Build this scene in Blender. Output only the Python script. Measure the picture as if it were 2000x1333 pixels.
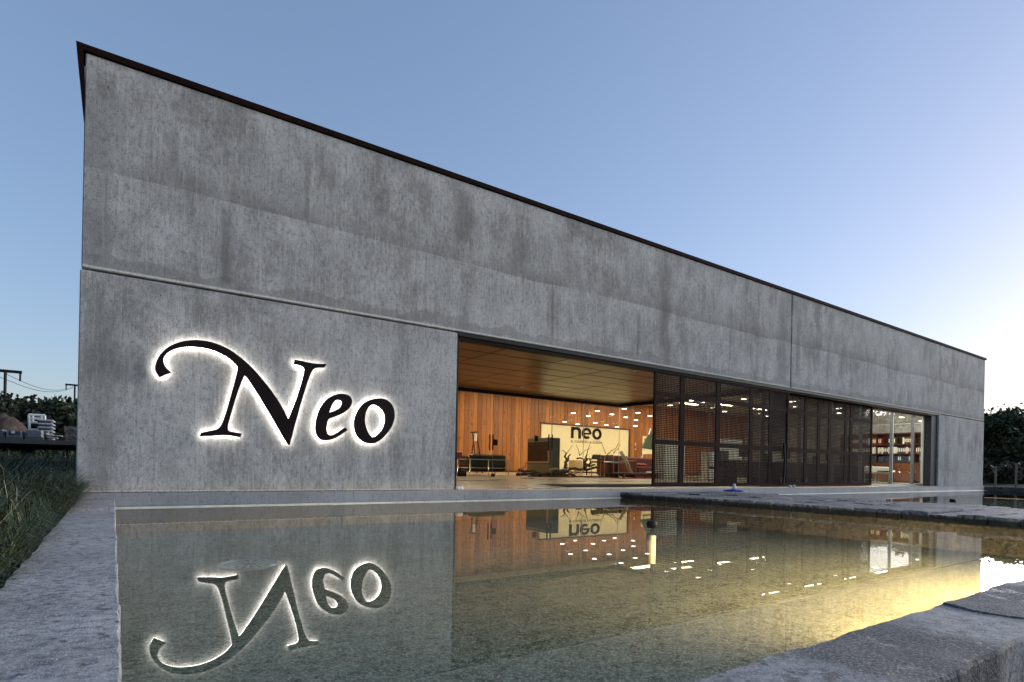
import bpy, bmesh, math, random
import numpy as np
from mathutils import Vector, Matrix, noise

random.seed(7)
rng = np.random.default_rng(11)
scene = bpy.context.scene
for o in list(bpy.data.objects):
    bpy.data.objects.remove(o)
C = scene.collection

# ------------------------------------------------------------------ camera
EYE = 0.638                      # camera height above the water of the pool (z = 0)
D = 9.0                          # the facade plane is y = 9; x runs along the facade
FPX, HY = 1125.7, 911.4          # focal length and principal row in 2000 px photo units
YAW, ROLL = math.radians(34.70), math.radians(1.14)
fw = Vector((math.sin(YAW), math.cos(YAW), 0))
_r = Vector((math.cos(YAW), -math.sin(YAW), 0)); _u = Vector((0, 0, 1))
CR = _r * math.cos(ROLL) + _u * math.sin(ROLL)
CU = -_r * math.sin(ROLL) + _u * math.cos(ROLL)
cam_d = bpy.data.cameras.new('camera'); cam = bpy.data.objects.new('camera', cam_d); C.objects.link(cam)
cam_d.sensor_fit = 'HORIZONTAL'; cam_d.sensor_width = 36
cam_d.lens = FPX * 36 / 2000
cam_d.shift_y = (HY - 666.5) / 2000
cam_d.clip_start = 0.05; cam_d.clip_end = 4000
m = Matrix.Identity(4)
for i in range(3):
    m[i][0], m[i][1], m[i][2] = CR[i], CU[i], -fw[i]
m[0][3], m[1][3], m[2][3] = 0, 0, EYE
cam.matrix_world = m
scene.camera = cam

# ------------------------------------------------------------------ sky, sun, exposure
SUN_EL, SUN_AZ = math.radians(7.0), math.radians(99.0)     # low sun off to the right of the building
world = bpy.data.worlds.new('World'); scene.world = world; world.use_nodes = True
wn = world.node_tree.nodes; wl = world.node_tree.links
for n in list(wn): wn.remove(n)
sky = wn.new('ShaderNodeTexSky'); sky.sky_type = 'NISHITA'; sky.sun_disc = False
sky.sun_elevation = SUN_EL; sky.sun_rotation = SUN_AZ
sky.altitude = 0; sky.air_density = 1.0; sky.dust_density = 1.0; sky.ozone_density = 3.3
bg = wn.new('ShaderNodeBackground'); bg.inputs['Strength'].default_value = 0.15 * 1.2
wo = wn.new('ShaderNodeOutputWorld')
tint = wn.new('ShaderNodeMix'); tint.data_type = 'RGBA'; tint.blend_type = 'MULTIPLY'; tint.inputs[0].default_value = 1.0
tint.inputs[7].default_value = (1.09, .99, 1.06, 1)      # slightly violet evening air
hs = wn.new('ShaderNodeHueSaturation'); hs.inputs['Saturation'].default_value = 1.0; hs.inputs['Value'].default_value = 1.0
wl.new(sky.outputs[0], hs.inputs['Color']); gm = wn.new('ShaderNodeGamma'); gm.inputs[1].default_value = .65      # soft evening contrast
wl.new(hs.outputs[0], gm.inputs[0]); wl.new(gm.outputs[0], tint.inputs[6]); wl.new(tint.outputs[2], bg.inputs[0]); wl.new(bg.outputs[0], wo.inputs[0])
sun_d = bpy.data.lights.new('sun', 'SUN'); sun_d.energy = 2.8; sun_d.angle = math.radians(60); sun_d.color = (1, .975, .945)
sun = bpy.data.objects.new('sun', sun_d); C.objects.link(sun)
sdir = Vector((math.sin(SUN_AZ) * math.cos(SUN_EL), math.cos(SUN_AZ) * math.cos(SUN_EL), math.sin(SUN_EL)))
sun.rotation_euler = sdir.to_track_quat('Z', 'Y').to_euler()
sun.location = sdir * 60
vs = scene.view_settings
vs.view_transform = 'Standard'; vs.look = 'None'; vs.exposure = 1.14; vs.gamma = 1.0; vs.use_curve_mapping = False
scene.cycles.use_denoising = True
scene.cycles.max_bounces = 8; scene.cycles.transparent_max_bounces = 16
scene.cycles.diffuse_bounces = 4; scene.cycles.glossy_bounces = 5
scene.cycles.caustics_reflective = False; scene.cycles.caustics_refractive = False
scene.cycles.sample_clamp_indirect = 4.0

# ------------------------------------------------------------------ helpers: photo pixel -> place
def ray(px, py):
    return fw + CR * ((px - 1000) / FPX) - CU * ((py - HY) / FPX)
O = Vector((0, 0, EYE))
def at_y(px, py, Y):                      # point on the vertical plane y = Y
    d = ray(px, py); return O + d * (Y / d.y)
def at_z(px, py, Z):                      # point on the horizontal plane z = Z
    d = ray(px, py); return O + d * ((Z - EYE) / d.z)
def X_at(px, Y, py=900):
    return at_y(px, py, Y).x
FLOOR0, FSL = 0.205, 0.016                # the hall floor rises very slightly inwards
def fz(y): return FLOOR0 + FSL * (y - 9.0)
def at_floor(px, py):
    d = ray(px, py); # EYE + d.z t = FLOOR0 + FSL (d.y t - 9)
    t = (FLOOR0 - 9 * FSL - EYE) / (d.z - FSL * d.y); return O + d * t

# ------------------------------------------------------------------ helpers: objects
def tag(o, label=None, cat=None, group=None, kind=None):
    if label: o['label'] = label
    if cat: o['category'] = cat
    if group: o['group'] = group
    if kind: o['kind'] = kind
    return o
def empty(name, loc=(0, 0, 0), label=None, cat=None, group=None, parent=None):
    o = bpy.data.objects.new(name, None); C.objects.link(o); o.location = loc; o.empty_display_size = .1
    if parent: o.parent = parent; o.location = Vector(loc) - wpos(parent)
    return tag(o, label, cat, group)
def wpos(o):
    v = Vector(o.location)
    while o.parent: o = o.parent; v += Vector(o.location)
    return v
class MB:
    def __init__(s): s.v = []; s.f = []
    def quad(s, a, b, c, d):
        n = len(s.v); s.v += [tuple(a), tuple(b), tuple(c), tuple(d)]; s.f.append((n, n+1, n+2, n+3)); return s
    def box(s, x0, x1, y0, y1, z0, z1):
        n = len(s.v)
        s.v += [(x0,y0,z0),(x1,y0,z0),(x1,y1,z0),(x0,y1,z0),(x0,y0,z1),(x1,y0,z1),(x1,y1,z1),(x0,y1,z1)]
        s.f += [tuple(n+i for i in q) for q in ((0,3,2,1),(4,5,6,7),(0,1,5,4),(1,2,6,5),(2,3,7,6),(3,0,4,7))]; return s
    def bev(s, x0, x1, y0, y1, z0, z1, b):          # box with chamfered edges
        n = len(s.v)
        for z, i in ((z0, b), (z0+b, 0), (z1-b, 0), (z1, b)):
            bb = b
            s.v += [(x0+i+bb,y0+i,z),(x1-i-bb,y0+i,z),(x1-i,y0+i+bb,z),(x1-i,y1-i-bb,z),(x1-i-bb,y1-i,z),(x0+i+bb,y1-i,z),(x0+i,y1-i-bb,z),(x0+i,y0+i+bb,z)]
        s.f.append(tuple(n+7-k for k in range(8)))
        for l in range(3):
            for k in range(8):
                a = n+l*8+k; c = n+l*8+(k+1) % 8
                s.f.append((a, c, c+8, a+8))
        s.f.append(tuple(n+24+k for k in range(8))); return s
    def tube(s, pts, rad, seg=6, cap=True):
        pts = [Vector(p) for p in pts]; n0 = len(s.v); R = rad if hasattr(rad, '__len__') else [rad]*len(pts)
        up = Vector((.12, .31, .94))
        for i, p in enumerate(pts):
            t = (pts[min(i+1, len(pts)-1)] - pts[max(i-1, 0)]).normalized()
            a = t.cross(up)
            if a.length < .05: a = t.cross(Vector((1, 0, 0)))
            a.normalize(); b = t.cross(a)
            for k in range(seg):
                w = 2*math.pi*k/seg
                s.v.append(tuple(p + (a*math.cos(w) + b*math.sin(w))*R[i]))
        for i in range(len(pts)-1):
            for k in range(seg):
                a = n0+i*seg+k; b = n0+i*seg+(k+1) % seg
                s.f.append((a, b, b+seg, a+seg))
        if cap:
            s.f.append(tuple(n0+seg-1-k for k in range(seg))); e = n0+(len(pts)-1)*seg
            s.f.append(tuple(e+k for k in range(seg)))
        return s
    def lathe(s, c, prof, seg=16):                 # prof: (r, z)
        n0 = len(s.v)
        for r, z in prof:
            for k in range(seg):
                w = 2*math.pi*k/seg; s.v.append((c[0]+r*math.cos(w), c[1]+r*math.sin(w), c[2]+z))
        for i in range(len(prof)-1):
            for k in range(seg):
                a = n0+i*seg+k; b = n0+i*seg+(k+1) % seg; s.f.append((a, b, b+seg, a+seg))
        s.f.append(tuple(n0+seg-1-k for k in range(seg))); e = n0+(len(prof)-1)*seg
        s.f.append(tuple(e+k for k in range(seg))); return s
    def build(s, name, mat, parent=None, smooth=False):
        off = wpos(parent) if parent else Vector((0, 0, 0))
        me = bpy.data.meshes.new(name)
        me.from_pydata([(v[0]-off.x, v[1]-off.y, v[2]-off.z) for v in s.v], [], s.f)
        if smooth: me.polygons.foreach_set('use_smooth', [True]*len(me.polygons))
        me.materials.append(mat); me.update()
        o = bpy.data.objects.new(name, me); C.objects.link(o)
        if parent: o.parent = parent
        return o
def place(mesh_src, name, loc, parent=None, rot=None):      # another object sharing mesh data
    o = bpy.data.objects.new(name, mesh_src.data); C.objects.link(o)
    o.location = Vector(loc) - (wpos(parent) if parent else Vector())
    if rot: o.rotation_euler = rot
    if parent: o.parent = parent
    return o
def np_mesh(name, V, F, mat, parent=None, kind=None):       # V (n,3), F (m,k)
    me = bpy.data.meshes.new(name); V = np.asarray(V, np.float32); F = np.asarray(F, np.int32)
    if parent: V = V - np.array(wpos(parent), np.float32)
    k = F.shape[1]
    me.vertices.add(len(V)); me.vertices.foreach_set('co', V.ravel())
    me.loops.add(F.size); me.loops.foreach_set('vertex_index', F.ravel())
    me.polygons.add(len(F)); me.polygons.foreach_set('loop_start', np.arange(0, F.size, k, dtype=np.int32))
    me.update(calc_edges=True); me.validate()
    me.materials.append(mat)
    o = bpy.data.objects.new(name, me); C.objects.link(o)
    if parent: o.parent = parent
    if kind: o['kind'] = kind
    return o

# ------------------------------------------------------------------ materials
class NT:
    def __init__(s, name):
        s.m = bpy.data.materials.new(name); s.m.use_nodes = True
        s.n = s.m.node_tree.nodes; s.l = s.m.node_tree.links
        s.b = s.n['Principled BSDF']; s.out = s.n['Material Output']; s.pos = None
    def N(s, t, **k):
        n = s.n.new(t)
        for a, b in k.items(): setattr(n, a, b)
        return n
    def L(s, a, b): s.l.new(a, b)
    def P(s, scale=(1, 1, 1), loc=(0, 0, 0)):
        if not s.pos: s.pos = s.N('ShaderNodeNewGeometry')
        mp = s.N('ShaderNodeMapping'); mp.inputs['Scale'].default_value = scale; mp.inputs['Location'].default_value = loc
        s.L(s.pos.outputs['Position'], mp.inputs[0]); return mp.outputs[0]
    def noise(s, scale=1, detail=4, rough=.55, sc=(1, 1, 1), loc=(0, 0, 0), dist=0, vec=None):
        n = s.N('ShaderNodeTexNoise'); n.inputs['Scale'].default_value = scale; n.inputs['Detail'].default_value = detail
        n.inputs['Roughness'].default_value = rough; n.inputs['Distortion'].default_value = dist
        s.L(vec or s.P(sc, loc), n.inputs['Vector']); return n.outputs['Fac']
    def voro(s, scale=1, sc=(1, 1, 1), loc=(0, 0, 0), out='Distance', feature='F1'):
        n = s.N('ShaderNodeTexVoronoi', feature=feature); n.inputs['Scale'].default_value = scale
        s.L(s.P(sc, loc), n.inputs['Vector']); return n.outputs[out]
    def ramp(s, fac, stops, interp='LINEAR'):
        r = s.N('ShaderNodeValToRGB'); r.color_ramp.interpolation = interp
        e = r.color_ramp.elements
        while len(e) > 1: e.remove(e[-1])
        for i, (p, c) in enumerate(stops):
            if i == 0: e[0].position = p; el = e[0]
            else: el = e.new(p)
            el.color = (c, c, c, 1) if not hasattr(c, '__len__') else (*c, 1)
        s.L(fac, r.inputs[0]); return r.outputs[0]
    def math(s, op, a, b=None, c=None):
        n = s.N('ShaderNodeMath', operation=op)
        for i, x in enumerate((a, b, c)):
            if x is None: continue
            if isinstance(x, (int, float)): n.inputs[i].default_value = x
            else: s.L(x, n.inputs[i])
        return n.outputs[0]
    def mix(s, fac, a, b, blend='MIX'):
        n = s.N('ShaderNodeMix', data_type='RGBA', blend_type=blend)
        for i, x in ((0, fac), (6, a), (7, b)):
            if isinstance(x, (int, float)): n.inputs[i].default_value = x if i == 0 else (x, x, x, 1)
            elif isinstance(x, tuple): n.inputs[i].default_value = (*x, 1)
            else: s.L(x, n.inputs[i])
        return n.outputs[2]
    def sep(s):
        if not s.pos: s.P()
        n = s.N('ShaderNodeSeparateXYZ'); s.L(s.pos.outputs['Position'], n.inputs[0]); return n.outputs
    def color(s, c):
        if isinstance(c, tuple): s.b.inputs['Base Color'].default_value = (*c, 1)
        else: s.L(c, s.b.inputs['Base Color'])
    def bump(s, h, strength=.3, dist=.01):
        n = s.N('ShaderNodeBump'); n.inputs['Strength'].default_value = strength; n.inputs['Distance'].default_value = dist
        s.L(h, n.inputs['Height']); s.L(n.outputs[0], s.b.inputs['Normal']); return n
    def set(s, **k):
        for a, v in k.items():
            i = s.b.inputs[{'rough': 'Roughness', 'metal': 'Metallic', 'spec': 'Specular IOR Level', 'coat': 'Coat Weight', 'em': 'Emission Strength', 'coatr': 'Coat Roughness'}[a]]
            if isinstance(v, (int, float)): i.default_value = v
            else: s.L(v, i)
        return s
def simple(name, col, rough=.6, var=.12, scale=6, metal=0, spec=.5, bump=0):
    t = NT(name)
    n = t.noise(scale, 4, .6)
    t.color(t.mix(t.ramp(n, [(.3, 0), (.7, 1)]), tuple(c*(1-var) for c in col), tuple(min(1, c*(1+var)) for c in col)))
    t.set(rough=rough, metal=metal, spec=spec)
    if bump: t.bump(n, bump, .01)
    return t.m
M = {}
def mat_facade():
    t = NT('board_marked_concrete'); z = t.sep()
    big = t.noise(.42, 5, .6, loc=(3, 0, 1))
    mid = t.noise(1.9, 7, .72, sc=(1.3, 1, .8))
    strk = t.math('ADD', t.math('MULTIPLY', t.noise(1.0, 5, .7, sc=(2.6, 1, .30)), .62), t.math('MULTIPLY', t.noise(.9, 3, .5, loc=(11, 0, 3)), .38))
    fstrk = t.noise(1.0, 4, .7, sc=(30, 1, 1.1))
    mott = t.noise(14, 6, .8, sc=(1.4, 1, .8))
    fine = t.noise(60, 3, .75)
    hsc = t.noise(1.0, 3, .7, sc=(3, 1, 55))
    c = t.mix(t.ramp(big, [(.34, 0), (.66, 1)]), (.225, .226, .226), (.43, .435, .445))
    c = t.mix(t.ramp(mid, [(.42, 0), (.66, .95)]), c, (.51, .515, .525))
    c = t.mix(t.ramp(strk, [(.385, .6), (.48, 0)]), c, (.16, .16, .157))
    c = t.mix(t.ramp(mott, [(.38, .62), (.50, 0)]), c, (.15, .149, .147))
    c = t.mix(t.ramp(mott, [(.54, 0), (.68, .5)]), c, (.58, .585, .595))
    c = t.mix(t.ramp(fstrk, [(.30, .5), (.45, 0)]), c, (.17, .169, .166))
    c = t.mix(t.ramp(fstrk, [(.56, 0), (.70, .5)]), c, (.60, .605, .61))
    c = t.mix(t.ramp(hsc, [(.26, .45), (.36, 0)]), c, (.15, .15, .15))
    c = t.mix(t.ramp(fine, [(.36, .6), (.48, 0)]), c, (.12, .12, .12))
    # casting line of the upper panels: a darker band that ends sharply
    wob = t.math('MULTIPLY', t.math('SUBTRACT', t.noise(.5, 3, .5, sc=(1, 1, 0)), .5), .22)
    zz = t.math('ADD', z[2], wob)
    band = t.ramp(t.math('DIVIDE', t.math('SUBTRACT', zz, 4.28), .9), [(0, 0), (.015, .6), (.3, .2), (1, 0)])
    c = t.mix(t.math('MULTIPLY', band, t.ramp(t.noise(.8, 3, .6, sc=(1, 1, .3)), [(.3, .3), (.6, 1)])), c, (.14, .14, .138))
    # damp tide marks above the joint
    tide = t.math('ADD', z[2], t.math('MULTIPLY', t.math('SUBTRACT', t.noise(1.1, 6, .65, sc=(1, 1, 0), loc=(5, 0, 0)), .5), .7))
    tm = t.ramp(t.math('DIVIDE', t.math('SUBTRACT', tide, 3.0), .5), [(0, 0), (.05, .5), (.42, .42), (.45, .0)])
    c = t.mix(tm, c, (.18, .18, .175))
    # lime bloom along the lower edge of the upper panels and at the foot of the wall
    e1 = t.ramp(t.math('SUBTRACT', z[2], 3.02), [(0, 0), (.004, 1), (.026, .9), (.05, 0)])
    e1 = t.math('MULTIPLY', e1, t.ramp(t.noise(30, 3, .7, sc=(1, 1, .5)), [(.3, .45), (.6, 1)]))
    c = t.mix(e1, c, (.72, .72, .70))
    e2 = t.ramp(t.math('SUBTRACT', z[2], .19), [(0, 0), (.012, 1), (.028, .8), (.04, 0)])
    e2 = t.math('MULTIPLY', e2, t.ramp(t.noise(45, 3, .7, sc=(1, 1, .5)), [(.42, .0), (.55, 1)]))
    c = t.mix(e2, c, (.66, .66, .64))
    # lime drips below the casting line and low on the wall
    dr = t.ramp(t.noise(1, 2, .5, sc=(14, 1, .4), dist=.5), [(.62, 0), (.65, 1), (.68, .2)])
    dz = t.ramp(t.math('MULTIPLY', z[2], .8), [(.16, .8), (.45, .55), (.62, 0)])
    c = t.mix(t.math('MULTIPLY', dr, dz), c, (.5, .5, .49))
    dr2 = t.ramp(t.noise(1, 2, .5, sc=(11, 1, .3), loc=(40, 0, 9), dist=.4), [(.64, 0), (.66, .9), (.68, .1)])
    dz2 = t.ramp(t.math('DIVIDE', t.math('SUBTRACT', z[2], 3.1), 1.3), [(0, 0), (.4, .5), (.93, .8), (.96, 0)])
    c = t.mix(t.math('MULTIPLY', dr2, dz2), c, (.52, .52, .51))
    # long dark smears and hairline cracks that stand where the photo has them
    for (px, py, w, z0, z1, st) in ((443, 400, .10, 3.1, 4.3, .6), (905, 420, .22, 4.6, 5.6, .55), (1300, 600, .26, 3.1, 5.65, .5), (1528, 640, .30, 3.2, 5.6, .45), (1080, 560, .04, 3.2, 4.3, .5), (1247, 640, .07, 3.15, 4.2, .5), (600, 330, .05, 4.3, 5.3, .45), (1560, 640, .16, 3.3, 5.6, .35), (185, 450, .22, 3.1, 5.6, .35), (200, 800, .22, .25, 2.9, .4)):
        x0 = X_at(px, 9.0, py)
        dx = t.math('ABSOLUTE', t.math('SUBTRACT', t.math('ADD', z[0], t.math('MULTIPLY', t.math('SUBTRACT', mid, .5), w*1.4)), x0))
        mk = t.ramp(t.math('DIVIDE', dx, w*2), [(.2, 1), (.5, 0)])
        zk = t.ramp(t.math('DIVIDE', t.math('SUBTRACT', z[2], z0), z1-z0), [(0, 0), (.06, 1), (.85, .8), (1, 0)])
        c = t.mix(t.math('MULTIPLY', t.math('MULTIPLY', mk, zk), st), c, (.13, .131, .128))
    # blow holes and chips
    v = t.voro(9); vr = t.noise(3.1, 2, .5, loc=(9, 9, 9))
    pit = t.math('MULTIPLY', t.ramp(v, [(.05, 1), (.085, 0)]), t.ramp(vr, [(.46, 0), (.54, 1)]))
    c = t.mix(t.math('MULTIPLY', pit, .85), c, (.04, .04, .043))
    c = t.mix(1.0, c, (1.12, 1.085, 1.03), 'MULTIPLY')      # cement slightly warm of neutral
    t.color(c); t.set(rough=.8, spec=.1)
    h = t.math('SUBTRACT', t.math('ADD', t.math('MULTIPLY', mott, .6), t.math('MULTIPLY', fine, .25)), t.math('MULTIPLY', pit, 1.2))
    t.bump(h, .5, .012)
    return t.m
M['facade'] = mat_facade()
def mat_coping(name, a, b, wet, dark_below=None, bands=False):
    t = NT(name)
    oi = t.N('ShaderNodeObjectInfo')
    n1 = t.noise(2.2, 6, .65); n2 = t.noise(24, 6, .8); n3 = t.noise(110, 3, .75); sp = t.noise(13, 4, .6, loc=(2, 7, 0), dist=.2)
    c = t.mix(t.ramp(n1, [(.3, 0), (.7, 1)]), a, b)
    c = t.mix(t.ramp(n2, [(.36, .9), (.55, 0)]), c, tuple(x*.35 for x in a))
    c = t.mix(t.ramp(n3, [(.55, 0), (.75, .55)]), c, tuple(min(1, x*1.9) for x in b))
    c = t.mix(t.math('MULTIPLY', oi.outputs['Random'], .38 if dark_below else .14), c, tuple(x*.5 for x in a))
    sm = t.ramp(sp, [(.60-wet, 0), (.65-wet, 1)])
    c = t.mix(t.math('MULTIPLY', sm, .8), c, (.022, .024, .03))
    if bands:                              # wet patches across the coping
        xw = t.math('ADD', t.sep()[0], t.math('MULTIPLY', t.math('SUBTRACT', n1, .5), .45))
        xw = t.math('ADD', xw, t.math('MULTIPLY', t.math('SUBTRACT', n2, .5), .10))
        bm = t.ramp(t.math('DIVIDE', xw, 8.0), [(.196, 0), (.212, .85), (.272, .85), (.288, 0), (.340, 0), (.352, .85), (.44, .8), (.46, 0), (.60, 0), (.62, .7), (.70, .7), (.73, 0)])
        c = t.mix(bm, c, t.mix(t.ramp(n3, [(.45, 0), (.62, 1)]), (.030, .031, .034), (.20, .20, .21)))
    if dark_below:                              # slabs darker below this height, with an uneven edge
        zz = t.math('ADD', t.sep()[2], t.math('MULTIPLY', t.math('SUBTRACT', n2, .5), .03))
        c = t.mix(t.ramp(zz, [(dark_below-.012, .85), (dark_below+.004, 0)]), c, (.014, .015, .013))
    t.color(c); t.set(rough=t.mix(sm, .8, .5), spec=.2)
    t.bump(t.math('ADD', t.math('MULTIPLY', n2, 1.0), t.math('MULTIPLY', n3, .5)), .7, .02)
    return t.m
M['coping'] = mat_coping('blue_grey_coping', (.25, .252, .26), (.43, .432, .445), -.02)
M['coping_dark'] = mat_coping('wet_dark_coping', (.065, .066, .07), (.14, .142, .15), .04)
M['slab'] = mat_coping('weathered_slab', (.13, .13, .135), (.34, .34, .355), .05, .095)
M['coping_front'] = mat_coping('front_coping', (.22, .222, .23), (.40, .402, .415), .02, None, True)
def mat_plinth():
    t = NT('plinth_concrete'); z = t.sep()
    n = t.noise(1.2, 5, .6); f = t.noise(30, 3, .7); s = t.noise(1, 4, .7, sc=(30, 1, 3))
    c = t.mix(t.ramp(n, [(.3, 0), (.7, 1)]), (.20, .215, .24), (.31, .33, .365))
    c = t.mix(t.ramp(f, [(.30, .7), (.42, 0)]), c, (.05, .05, .055))
    c = t.mix(t.ramp(s, [(.3, .5), (.45, 0)]), c, (.09, .09, .09))
    uw = t.ramp(z[2], [(-.0, 1), (.01, 0)]); c = t.mix(t.math('MULTIPLY', uw, .9), c, (.02, .024, .018))  # colour darkened under water so lamp light hardly shows there
    al = t.ramp(t.math('ADD', t.math('MULTIPLY', z[2], 6), t.math('MULTIPLY', t.noise(4, 4, .7), .5)), [(.2, .8), (.5, 0)])
    lx = t.ramp(t.math('MULTIPLY', z[0], .3), [(.1, 1), (.9, .25)])
    c = t.mix(t.math('MULTIPLY', al, lx), c, (.05, .05, .035))
    t.color(c); t.set(rough=.6); t.bump(f, .3, .01); return t.m
M['plinth'] = mat_plinth()
M['ledge'] = simple('pale_wet_ledge', (.62, .64, .56), .3, .15, 9)
def mat_poolfloor():
    t = NT('pool_floor_pebbles')
    n1 = t.noise(.55, 5, .6); n2 = t.noise(16, 6, .8, dist=.5); n3 = t.noise(60, 4, .85)
    c = t.mix(t.ramp(n1, [(.3, 0), (.7, 1)]), (.095, .122, .112), (.17, .195, .172))
    c = t.mix(t.ramp(n2, [(.40, .95), (.53, 0)]), c, (.02, .023, .014))
    c = t.mix(t.ramp(t.noise(2.6, 6, .7, dist=.8), [(.36, .6), (.48, 0)]), c, (.03, .032, .02))
    c = t.mix(t.ramp(n3, [(.50, 0), (.60, .9)]), c, (.36, .35, .29))
    c = t.mix(t.ramp(n3, [(.3, .7), (.42, 0)]), c, (.03, .032, .022))
    t.color(c); t.set(rough=.85, spec=.2); t.bump(n3, .6, .02); return t.m
M['pool_floor'] = mat_poolfloor()
def mat_glassy(name, f0, tint, rough, bumpn=False, gain=1.0):
    t = NT(name); t.n.remove(t.b)
    tr = t.N('ShaderNodeBsdfTransparent'); tr.inputs[0].default_value = (*tint, 1)
    gl = t.N('ShaderNodeBsdfGlossy'); gl.inputs['Roughness'].default_value = rough
    mx = t.N('ShaderNodeMixShader'); ge = t.N('ShaderNodeNewGeometry'); dp = t.N('ShaderNodeVectorMath', operation='DOT_PRODUCT')
    nrm = ge.outputs['Normal']
    if bumpn:
        b = t.N('ShaderNodeBump'); b.inputs['Strength'].default_value = .03; b.inputs['Distance'].default_value = .003
        h = t.math('ADD', t.noise(2.2, 3, .5), t.math('MULTIPLY', t.noise(11, 2, .5), .15))
        t.L(h, b.inputs['Height']); t.L(b.outputs[0], gl.inputs['Normal']); nrm = b.outputs[0]
    t.L(nrm, dp.inputs[0]); t.L(ge.outputs['Incoming'], dp.inputs[1])
    c = t.math('SUBTRACT', 1.0, t.math('ABSOLUTE', dp.outputs['Value']))
    fr = t.math('ADD', f0, t.math('MULTIPLY', t.math('POWER', c, 5.0), (1-f0)*gain))
    t.L(fr, mx.inputs[0]); t.L(tr.outputs[0], mx.inputs[1]); t.L(gl.outputs[0], mx.inputs[2]); t.L(mx.outputs[0], t.out.inputs[0])
    return t.m
M['water'] = mat_glassy('pool_water', .02, (.86, .93, .885), .0, True)
M['glass'] = mat_glassy('clear_glass', .03, (.95, .97, .95), .0, False, .8)
M['clear'] = mat_glassy('drinking_glass', .04, (.92, .94, .92), .0)
M['corten'] = simple('rust_brown_steel', (.015, .007, .005), .8, .35, 9, 0, .05)
M['screen'] = simple('brown_perforated_steel', (.024, .0135, .0115), .7, .3, 3, 0, .03)
M['black_steel'] = simple('black_steel', (.010, .010, .011), .6, .2, 5, 0, .2)
M['steel'] = simple('brushed_steel', (.55, .56, .57), .3, .08, 20, 1)
M['chrome'] = simple('chrome', (.8, .8, .8), .1, .03, 5, 1)
M['alu'] = simple('grey_aluminium', (.20, .21, .22), .4, .1, 9, .5)
M['letter'] = simple('dark_letter_metal', (.014, .009, .009), .55, .2, 4, 0, .08)
def mat_emit(name, col, st):
    t = NT(name); t.n.remove(t.b); e = t.N('ShaderNodeEmission'); e.inputs[0].default_value = (*col, 1); e.inputs[1].default_value = st
    t.L(e.outputs[0], t.out.inputs[0]); return t.m
M['halo'] = mat_emit('letter_back_light', (1, .955, .89), 9.0)
M['lamp'] = mat_emit('lamp_diffuser', (1, .90, .72), 7)
M['pool_lamp'] = mat_emit('pool_lamp_lens', (1, .72, .30), 16)
def mat_wood(name, a, b, knots=True, rough=.42, axis='z'):
    t = NT(name)
    oi = t.N('ShaderNodeObjectInfo')
    cb = t.N('ShaderNodeCombineXYZ'); t.L(t.math('MULTIPLY', oi.outputs['Random'], 30), cb.inputs[2]); t.L(t.math('MULTIPLY', oi.outputs['Random'], 17), cb.inputs[0])
    va = t.N('ShaderNodeVectorMath', operation='ADD'); t.L(t.P((14, 1, .9) if axis == 'z' else (.9, 14, 14)), va.inputs[0]); t.L(cb.outputs[0], va.inputs[1])
    g = t.noise(1, 5, .65, vec=va.outputs[0], dist=1.2)
    c = t.mix(t.ramp(g, [(.3, 0), (.7, 1)]), a, b)
    c = t.mix(t.math('MULTIPLY', oi.outputs['Random'], .75), c, tuple(x*.42 for x in a))
    if knots:
        vb = t.N('ShaderNodeVectorMath', operation='ADD'); t.L(t.P((6, 1, 2.2)), vb.inputs[0]); t.L(cb.outputs[0], vb.inputs[1])
        v = t.N('ShaderNodeTexVoronoi'); v.inputs['Scale'].default_value = 1.0; t.L(vb.outputs[0], v.inputs['Vector'])
        c = t.mix(t.ramp(v.outputs['Distance'], [(.08, .9), (.19, 0)]), c, tuple(x*.25 for x in a))
    t.color(c); t.set(rough=rough, spec=.5); t.bump(g, .1, .004); return t.m
M['pine'] = mat_wood('varnished_pine', (.40, .125, .022), (.60, .24, .055))
M['dark_wood'] = mat_wood('dark_red_wood', (.085, .022, .012), (.15, .045, .022), False)
M['pale_wood'] = mat_wood('pale_wood', (.5, .36, .17), (.62, .46, .25), False)
M['door_wood'] = mat_wood('brown_door_wood', (.14, .042, .018), (.22, .075, .03), False)
M['ceiling'] = simple('brown_gloss_panel', (.085, .038, .016), .28, .2, 1.2, .2, .45)
def mat_floor():
    t = NT('polished_concrete_floor')
    n = t.noise(1.0, 5, .6, sc=(.5, 1.6, 1)); f = t.noise(24, 4, .7)
    c = t.mix(t.ramp(n, [(.3, 0), (.7, 1)]), (.25, .195, .135), (.42, .34, .25)); c = t.mix(t.ramp(f, [(.3, .4), (.5, 0)]), c, (.16, .12, .08))
    t.color(c); t.set(rough=t.ramp(n, [(.3, .22), (.7, .42)])); return t.m
M['hall_floor'] = mat_floor()
M['cream'] = simple('cream_panel', (.82, .72, .46), .6, .03, 2)
M['white'] = simple('white_plastic', (.72, .72, .68), .45, .05, 4)
M['plaster'] = simple('off_white_plaster', (.55, .53, .47), .8, .05, 2)
M['leather'] = simple('black_leather', (.014, .012, .012), .38, .3, 12, 0, .5, .2)
M['red'] = simple('red_fabric', (.34, .03, .025), .6, .15, 9)
M['dark_red'] = simple('dark_red_fabric', (.115, .018, .016), .65, .2, 9)
M['green'] = simple('dark_green_fabric', (.035, .065, .04), .7, .2, 6)
M['root'] = simple('dark_root_wood', (.055, .028, .018), .7, .35, 18, 0, .3, .4)
M['taupe'] = simple('olive_brown_lacquer', (.10, .085, .05), .4, .1, 3)
M['black_glass'] = simple('black_screen', (.012, .010, .009), .25, .1, 3)
M['navy'] = simple('navy_board', (.025, .04, .085), .5, .15, 5)
M['binder_red'] = simple('red_board', (.26, .022, .018), .5, .15, 5)
M['binder_green'] = simple('olive_board', (.16, .17, .05), .5, .15, 5)
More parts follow.
